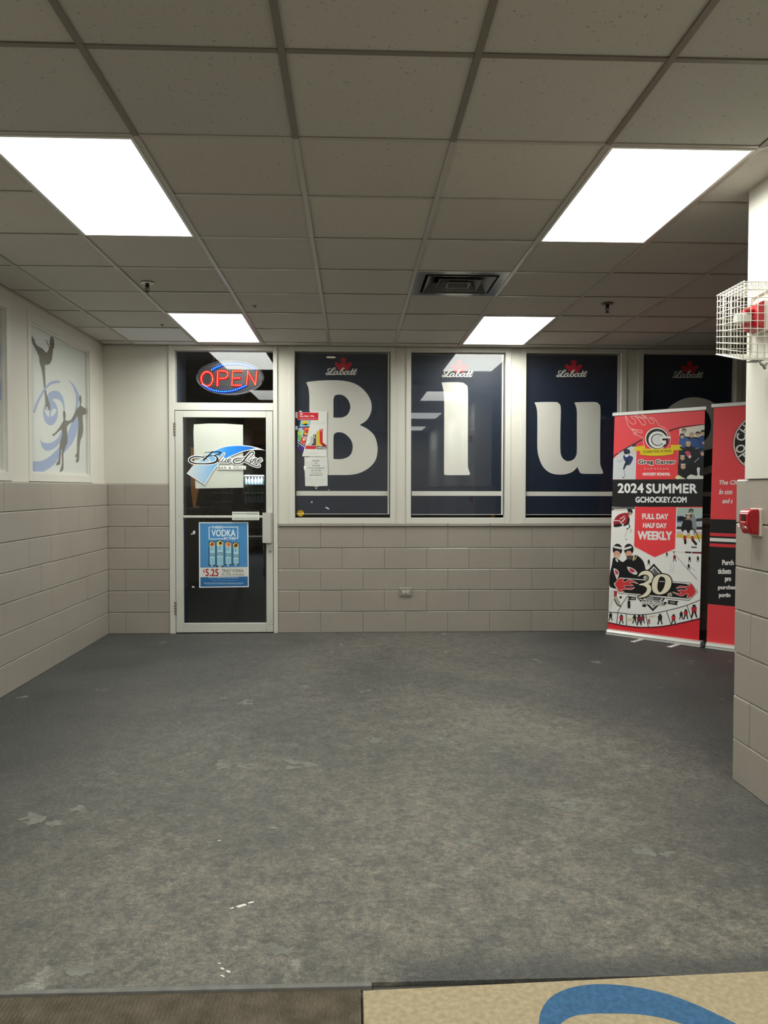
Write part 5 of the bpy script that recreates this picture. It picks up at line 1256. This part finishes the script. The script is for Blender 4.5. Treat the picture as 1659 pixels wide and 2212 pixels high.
tube(bm, [(XU-.006, wy0-.012, zb_at(wy0)+.01), (XU-.006, wy0-.012, wt-.03), (XU-.006, wy0-.03, wt-.012), (XU-.006, wy1+.02, wt-.012)], .004, 8)
obj('mounting_frame', bm, wm, t)
bm = BM(); box(bm, 1.20, 1.245, wy1+.03, wy1+.10, zb_at(wy1)+.003, zb_at(wy1)+.006); obj('tag_plate', bm, mat('tag_plate', '3a3a3a', rough=.4, metal=.5), t)
bm = BM(); tube(bm, [(1.215, wy1+.02, zb_at(wy1)), (1.225, wy1+.02, zb_at(wy1)-.018), (1.24, wy1+.02, zb_at(wy1)-.024), (1.25, wy1+.02, zb_at(wy1)-.010)], .004, 6); tube(bm, [(1.228, wy1+.02, zb_at(wy1)-.014), (1.243, wy1+.02, zb_at(wy1)-.036)], .005, 6); obj('clip', bm, mat('clip_metal', '8a8a86', rough=.3, metal=.7), t)

# ================================================================ FLOOR MATS AND LITTER
def rib_mat():
    m = mat('ribbed_carpet', '5e564a', rough=.95, spec=.1, noise=(14, .28, 6)); nt = m.node_tree; b = nt.nodes['Principled BSDF']
    tc = nt.nodes.new('ShaderNodeTexCoord'); wv = nt.nodes.new('ShaderNodeTexWave'); wv.bands_direction = 'X'; wv.inputs['Scale'].default_value = 26; wv.inputs['Distortion'].default_value = 3; wv.inputs['Detail'].default_value = 4; wv.inputs['Detail Scale'].default_value = 4
    nt.links.new(tc.outputs['Object'], wv.inputs['Vector']); bp = nt.nodes.new('ShaderNodeBump'); bp.inputs['Strength'].default_value = .9; bp.inputs['Distance'].default_value = .004
    nt.links.new(wv.outputs['Fac'], bp.inputs['Height']); nt.links.new(bp.outputs['Normal'], b.inputs['Normal']); return m
bm = BM(); box(bm, XL+.02, -.485, -7.6, YE-.018, -.013, -.0055, bev=.001)
tag(obj('floor_mat', bm, rib_mat()), 'brown ribbed carpet mat along the front edge of the black floor', 'mat', 'mats before the black floor')
rug = thing('floor_mat', 'beige carpet mat with a blue swoosh, beside the brown ribbed mat', 'mat', (.2, -5.6, -.0135), group='mats before the black floor')
bm = BM()
prism(bm, [(-.479, -5.428), (1.27, -5.360), (1.27, -7.6), (-.479, -7.6)], 2, -.0130, .004)
pile = mat('beige_carpet', 'ab9c80', rough=1., spec=.05, noise=(60, .16, 8), bump=(260, .9, .004)); bpile = mat('blue_carpet', '44688c', rough=1., spec=.05, noise=(70, .18, 8), bump=(260, .9, .004))
obj('carpet', bm, pile, rug)
RP = Plane((0, 0, .004), (1, 0, 0), (0, 0, 1), (0, 1, 0)); p = Print(RP, (0, 0, 1)); p.uv = lambda q: (q[0], q[1])
p.poly([(-.045, -5.66), (-.03, -5.575), (-.006, -5.516), (.035, -5.467), (.101, -5.433), (.182, -5.424), (.267, -5.439), (.344, -5.472), (.402, -5.517), (.444, -5.561), (.49, -5.62), (.54, -5.72), (.52, -5.80), (.46, -5.72), (.37, -5.62), (.304, -5.574), (.24, -5.553), (.179, -5.547), (.106, -5.546), (.054, -5.559), (.013, -5.60), (.0, -5.68)], bpile, curve=True, n=4)
p.done('blue_swoosh', rug)
# pale flaking patches and scuffs worn into the rubber
fl = bpy.data.objects['floor']; bm = BM()
for (x, y, w_, n_) in ((510, 1650, 70, 6), (430, 1628, 50, 4), (660, 1652, 60, 5), (640, 1610, 30, 3), (818, 1598, 50, 5), (655, 1700, 30, 2), (180, 2095, 46, 3), (105, 1773, 70, 5), (330, 1988, 34, 3), (590, 1789, 26, 2), (230, 1672, 30, 3), (785, 1494, 40, 3), (867, 1488, 26, 2), (610, 1516, 18, 2), (905, 1610, 24, 2), (455, 1555, 22, 2), (1250, 1576, 40, 3), (1090, 1620, 50, 4), (960, 1590, 60, 4), (1330, 1600, 40, 3), (1210, 1740, 60, 4), (880, 1760, 40, 3), (1010, 1820, 50, 4), (700, 1880, 40, 3), (560, 1500, 26, 2), (1180, 1565, 26, 2), (380, 1560, 30, 2), (60, 1640, 20, 2), (1420, 1840, 70, 4), (600, 2050, 50, 3)):
    for q in range(n_):
        c = on(x+random.uniform(-.5, .5)*w_, y+random.uniform(-.14, .14)*w_, 2, 0.); r0 = w_*random.uniform(.06, .22)/250.
        P_ = []
        for k in range(14):
            r = r0*random.uniform(.25, 1.); P_.append((c.x+r*math.cos(.4488*k), c.y+r*1.1*math.sin(.4488*k)))
        V = [bm.verts.new((x_, y_, .0006+.00012*q)) for x_, y_ in smooth(P_, True, 2)]
        bm.faces.new(V)
bmesh.ops.recalc_face_normals(bm, faces=bm.faces)
for f in bm.faces:
    if f.normal.z < 0: f.normal_flip()
obj('worn_patches', bm, mat('worn_rubber', '6d6c65', rough=.75, noise=(30, .25, 6)), fl)
chip = mat('paper_chip', 'd6d4cc', rough=.7)
for (x, y, s_, lab, a_) in ((522, 1957, .05, 'torn white paper scrap on the black floor, the biggest one', .5), (480, 2093, .045, 'white paper crumbs on the black floor near the ribbed mat edge', -.6), (474, 1816, .016, 'small white chip on the black floor, beyond the biggest scrap', .3), (590, 1789, .04, 'flat pale wad on the black floor between door and mats', .1), (1059, 1452, .03, 'pale streaky scrap on the floor in front of the letter l window', .4), (738, 1392, .03, 'thin pale scrap on the floor in front of the letter B window', .2)):
    c = on(x, y, 2, 0.); bm = BM()
    pieces = [(0, 0, 1.)] if '480' != str(x) else [(0, 0, .5), (.02, -.015, .45), (-.012, .025, .3), (.006, -.034, .4)]
    if x == 522: pieces = [(0, 0, 1.), (.028, .02, .55), (-.03, -.014, .4)]
    for dx, dy, k in pieces:
        n = 9; P_ = []
        for q in range(n):
            r = s_*.5*k*random.uniform(.55, 1.); b_ = 2*PI*q/n
            ex_, ey_ = r*math.cos(b_), r*.42*math.sin(b_)
            P_.append((c.x+dx+ex_*math.cos(a_)-ey_*math.sin(a_), c.y+dy+ex_*math.sin(a_)+ey_*math.cos(a_)))
        prism(bm, P_, 2, .0, .0016)
    tag(obj('paper_scrap', bm, chip if x not in (590, 1059) else mat('grey_wad', '8c8b84', rough=.8)), lab, 'litter', 'scraps on the black floor')

# ================================================================ INSIDE THE BAR
wood = mat('bar_wood', '4a3022', rough=.5, noise=(4, .2)); chair_m = mat('stool_dark', '242326', rough=.5)
def cooler(x0, x1, label, lamp, y0=9.6, h=1.77):
    t = thing('bottle_cooler', label, 'drinks cooler', ((x0+x1)/2, y0+.3, -.002), group='drinks coolers in the bar')
    bm = BM(); box(bm, x0, x1, y0+.56, y0+.6, -.002, h); box(bm, x0, x0+.03, y0, y0+.56, -.002, h); box(bm, x1-.03, x1, y0, y0+.56, -.002, h); box(bm, x0+.03, x1-.03, y0, y0+.56, h-.1, h); box(bm, x0+.03, x1-.03, y0, y0+.56, -.002, .5)
    obj('cabinet', bm, mat('cooler_black', '17181b', rough=.4), t)
    zs = []
    z = .55
    while z < h-.24:
        bm = BM(); box(bm, x0+.03, x1-.03, y0+.04, y0+.55, z-.012, z); obj('shelf', bm, mat('cooler_shelf', 'b9c4c6', rough=.4), t); zs.append(z); z += .185
    bm = BM(); box(bm, x0+.05, x1-.05, y0+.03, y0+.055, h-.115, h-.102); obj('strip_lamp', bm, emitter('cooler_lamp_%d' % int(lamp*10), (.75, .92, 1.), lamp), t)
    bm = BM(); box(bm, x0+.01, x1-.01, y0-.012, y0-.006, .5, h-.02); obj('glass_door', bm, pane, t)
    return zs
za = cooler(-3.62, -3.06, 'dim drinks cooler full of bottles behind the door glass, under the white paper', 60.)
zb_ = cooler(-2.88, -2.38, 'brightly lit drinks cooler full of bottles near the latch side of the door glass', 220.)
bt = {}
def bottle_mesh(kind):
    bm = BM()
    lathe(bm, [(.027, 0), (.029, .01), (.029, .085), (.022, .105), (.011, .125), (.011, .150), (.013, .153)], (0, 0, 0), 10)
    me = bpy.data.meshes.new('bottle'); bm.to_mesh(me); bm.free(); me.materials.append(kind); return me
kinds = [bottle_mesh(mat('bottle_brown', '3a2414', rough=.2)), bottle_mesh(mat('bottle_green', '20402c', rough=.2)), bottle_mesh(mat('bottle_clear', '8fa3a8', rough=.2)), bottle_mesh(mat('bottle_silver', 'b4bcc0', rough=.25, metal=.4))]
SH = ['lowest', 'second', 'third', 'fourth', 'fifth', 'sixth', 'seventh']
for cn, x0, x1, zs, kk in (('dim', -3.62, -3.06, za, (0, 0, 1, 0, 0, 2)), ('bright', -2.88, -2.38, zb_, (3, 2, 0, 2, 1, 2))):
    for r_, z in enumerate(zs):
        n = int((x1-x0-.08)/.068)
        for q in range(n):
            o = bpy.data.objects.new('bottle', kinds[kk[r_ % len(kk)]]); COL.objects.link(o)
            o.location = (x0+.065+q*.068, 9.70, z+.0008)
            tag(o, 'bottle standing in the row on the %s shelf of the %s cooler in the bar' % (SH[min(r_, 6)], cn), 'bottle', 'bottles on the %s shelf of the %s cooler' % (SH[min(r_, 6)], cn))
t = thing('wood_panel', 'orange wood panel glowing inside the bar, behind the swoosh sticker', 'wood panel', (-2.82, 4.05, 1.10))
bm = BM(); prism(bm, [(-2.875, 1.36), (-2.875, 1.98), (-2.70, 1.98), (-2.755, 1.40), (-2.82, 1.1005), (-2.845, 1.1005)], 1, 4.15, 4.21); obj('panel', bm, mat('orange_wood', 'eda850', rough=.5, noise=(8, .12)), t)
t = thing('bar_counter', 'dark bar counter inside the room behind the door', 'counter', (-3.4, 4.2, -.002))
bm = BM(); box(bm, -4.6, -2.72, 4.10, 4.55, -.002, 1.06); obj('front', bm, mat('counter_dark', '1d1a19', rough=.5), t)
bm = BM(); box(bm, -4.65, -2.68, 4.05, 4.6, 1.06, 1.10, bev=.006); obj('worktop', bm, wood, t)
t = thing('menu_holder', 'small pale card lying on the dark bar counter', 'card', (-2.80, 4.12, 1.10)); bm = BM(); box(bm, -2.83, -2.745, 4.08, 4.13, 1.1006, 1.112); obj('card', bm, paper, t)
t = thing('wall_shelf', 'brown wooden shelf high inside the bar behind the door glass', 'shelf', (-1.2, 4.15, 2.0))
bm = BM(); box(bm, -2.12, .4, 4.0, 4.3, 2.012, 2.045, bev=.003); obj('board', bm, wood, t)
for x in (-1.95, -.8, .3): bm = BM(); prism(bm, [(4.02, 2.011), (4.29, 2.011), (4.29, 1.80)], 0, x, x+.03); obj('bracket', bm, wood, t)
bm = BM(); box(bm, -2.12, .4, 4.3, 4.4, 1.80, H+.06); struct('wall_bar_bulkhead', bm, mat('bar_brown_wall', '6b5c4c', rough=.8, noise=(3, .3)))
def stool(x, y, lab):
    t = thing('bar_stool', lab, 'bar stool', (x, y, -.002), group='bar stools behind the door')
    bm = BM(); box(bm, x-.18, x+.18, y-.18, y+.18, .66, .72, bev=.02); obj('seat', bm, chair_m, t)
    for sx in (-1, 1):
        for sy in (-1, 1):
            bm = BM(); tube(bm, [(x+sx*.19, y+sy*.19, -.002), (x+sx*.14, y+sy*.14, .66)], .016, 8); obj('leg', bm, mat('stool_leg', '6f6c62', rough=.3, metal=.5), t)
    bm = BM()
    for s in (-1, 1): tube(bm, [(x+s*.16, y+.165, .7), (x+s*.16, y+.21, 1.02)], .014, 8)
    box(bm, x-.18, x+.18, y+.19, y+.225, .86, 1.04, bev=.012); obj('backrest', bm, chair_m, t)
stool(-1.86, 3.4, 'dark bar stool with pale legs beside the vodka poster, inside the bar'); stool(-1.72, 5.2, 'dark bar stool farther back, between the vodka poster and the door latch')
t = thing('striped_pole', 'brown and yellow pole leaning inside, behind the letter l film', 'pole', (.98, .35, -.002))
bm = BM(); tube(bm, [(.972, .35, 0), (.93, .52, 1.14)], .02, 12); obj('yellow_end', bm, mat('pole_yellow', 'd2a51c', rough=.5), t)
bm = BM(); tube(bm, [(.93, .52, 1.1405), (.885, .98, 1.9)], .02, 12); obj('shaft', bm, mat('pole_brown', '7d5c34', rough=.5), t)
# warm downlight; the counter and pole lamps are added to brighten the bar
for (x, y, lab, s_) in ((-.734, .78, 'warm round downlight in the bar ceiling, seen through the letter B film', 30.), (-3.0, 2.7, 'unseen downlight added above the bar counter to brighten the orange panel', BAR_LIGHT*70), (.9, 1.6, 'downlight added above the leaning pole to brighten the bar', BAR_LIGHT*5)):
    t = thing('downlight', lab, 'downlight', (x, y, H+.03), group='downlights in the bar')
    bm = BM(); lathe(bm, [(.066, .0), (.066, .009), (.05, .0095)], (x, y, H+.03), 20); obj('ring', bm, troffer, t)
    bm = BM(); lathe(bm, [(.049, -.002), (.049, -.0005)], (x, y, H+.03), 20); obj('lamp', bm, emitter('downlight_%d' % int(s_), (1, .84, .6), s_), t)
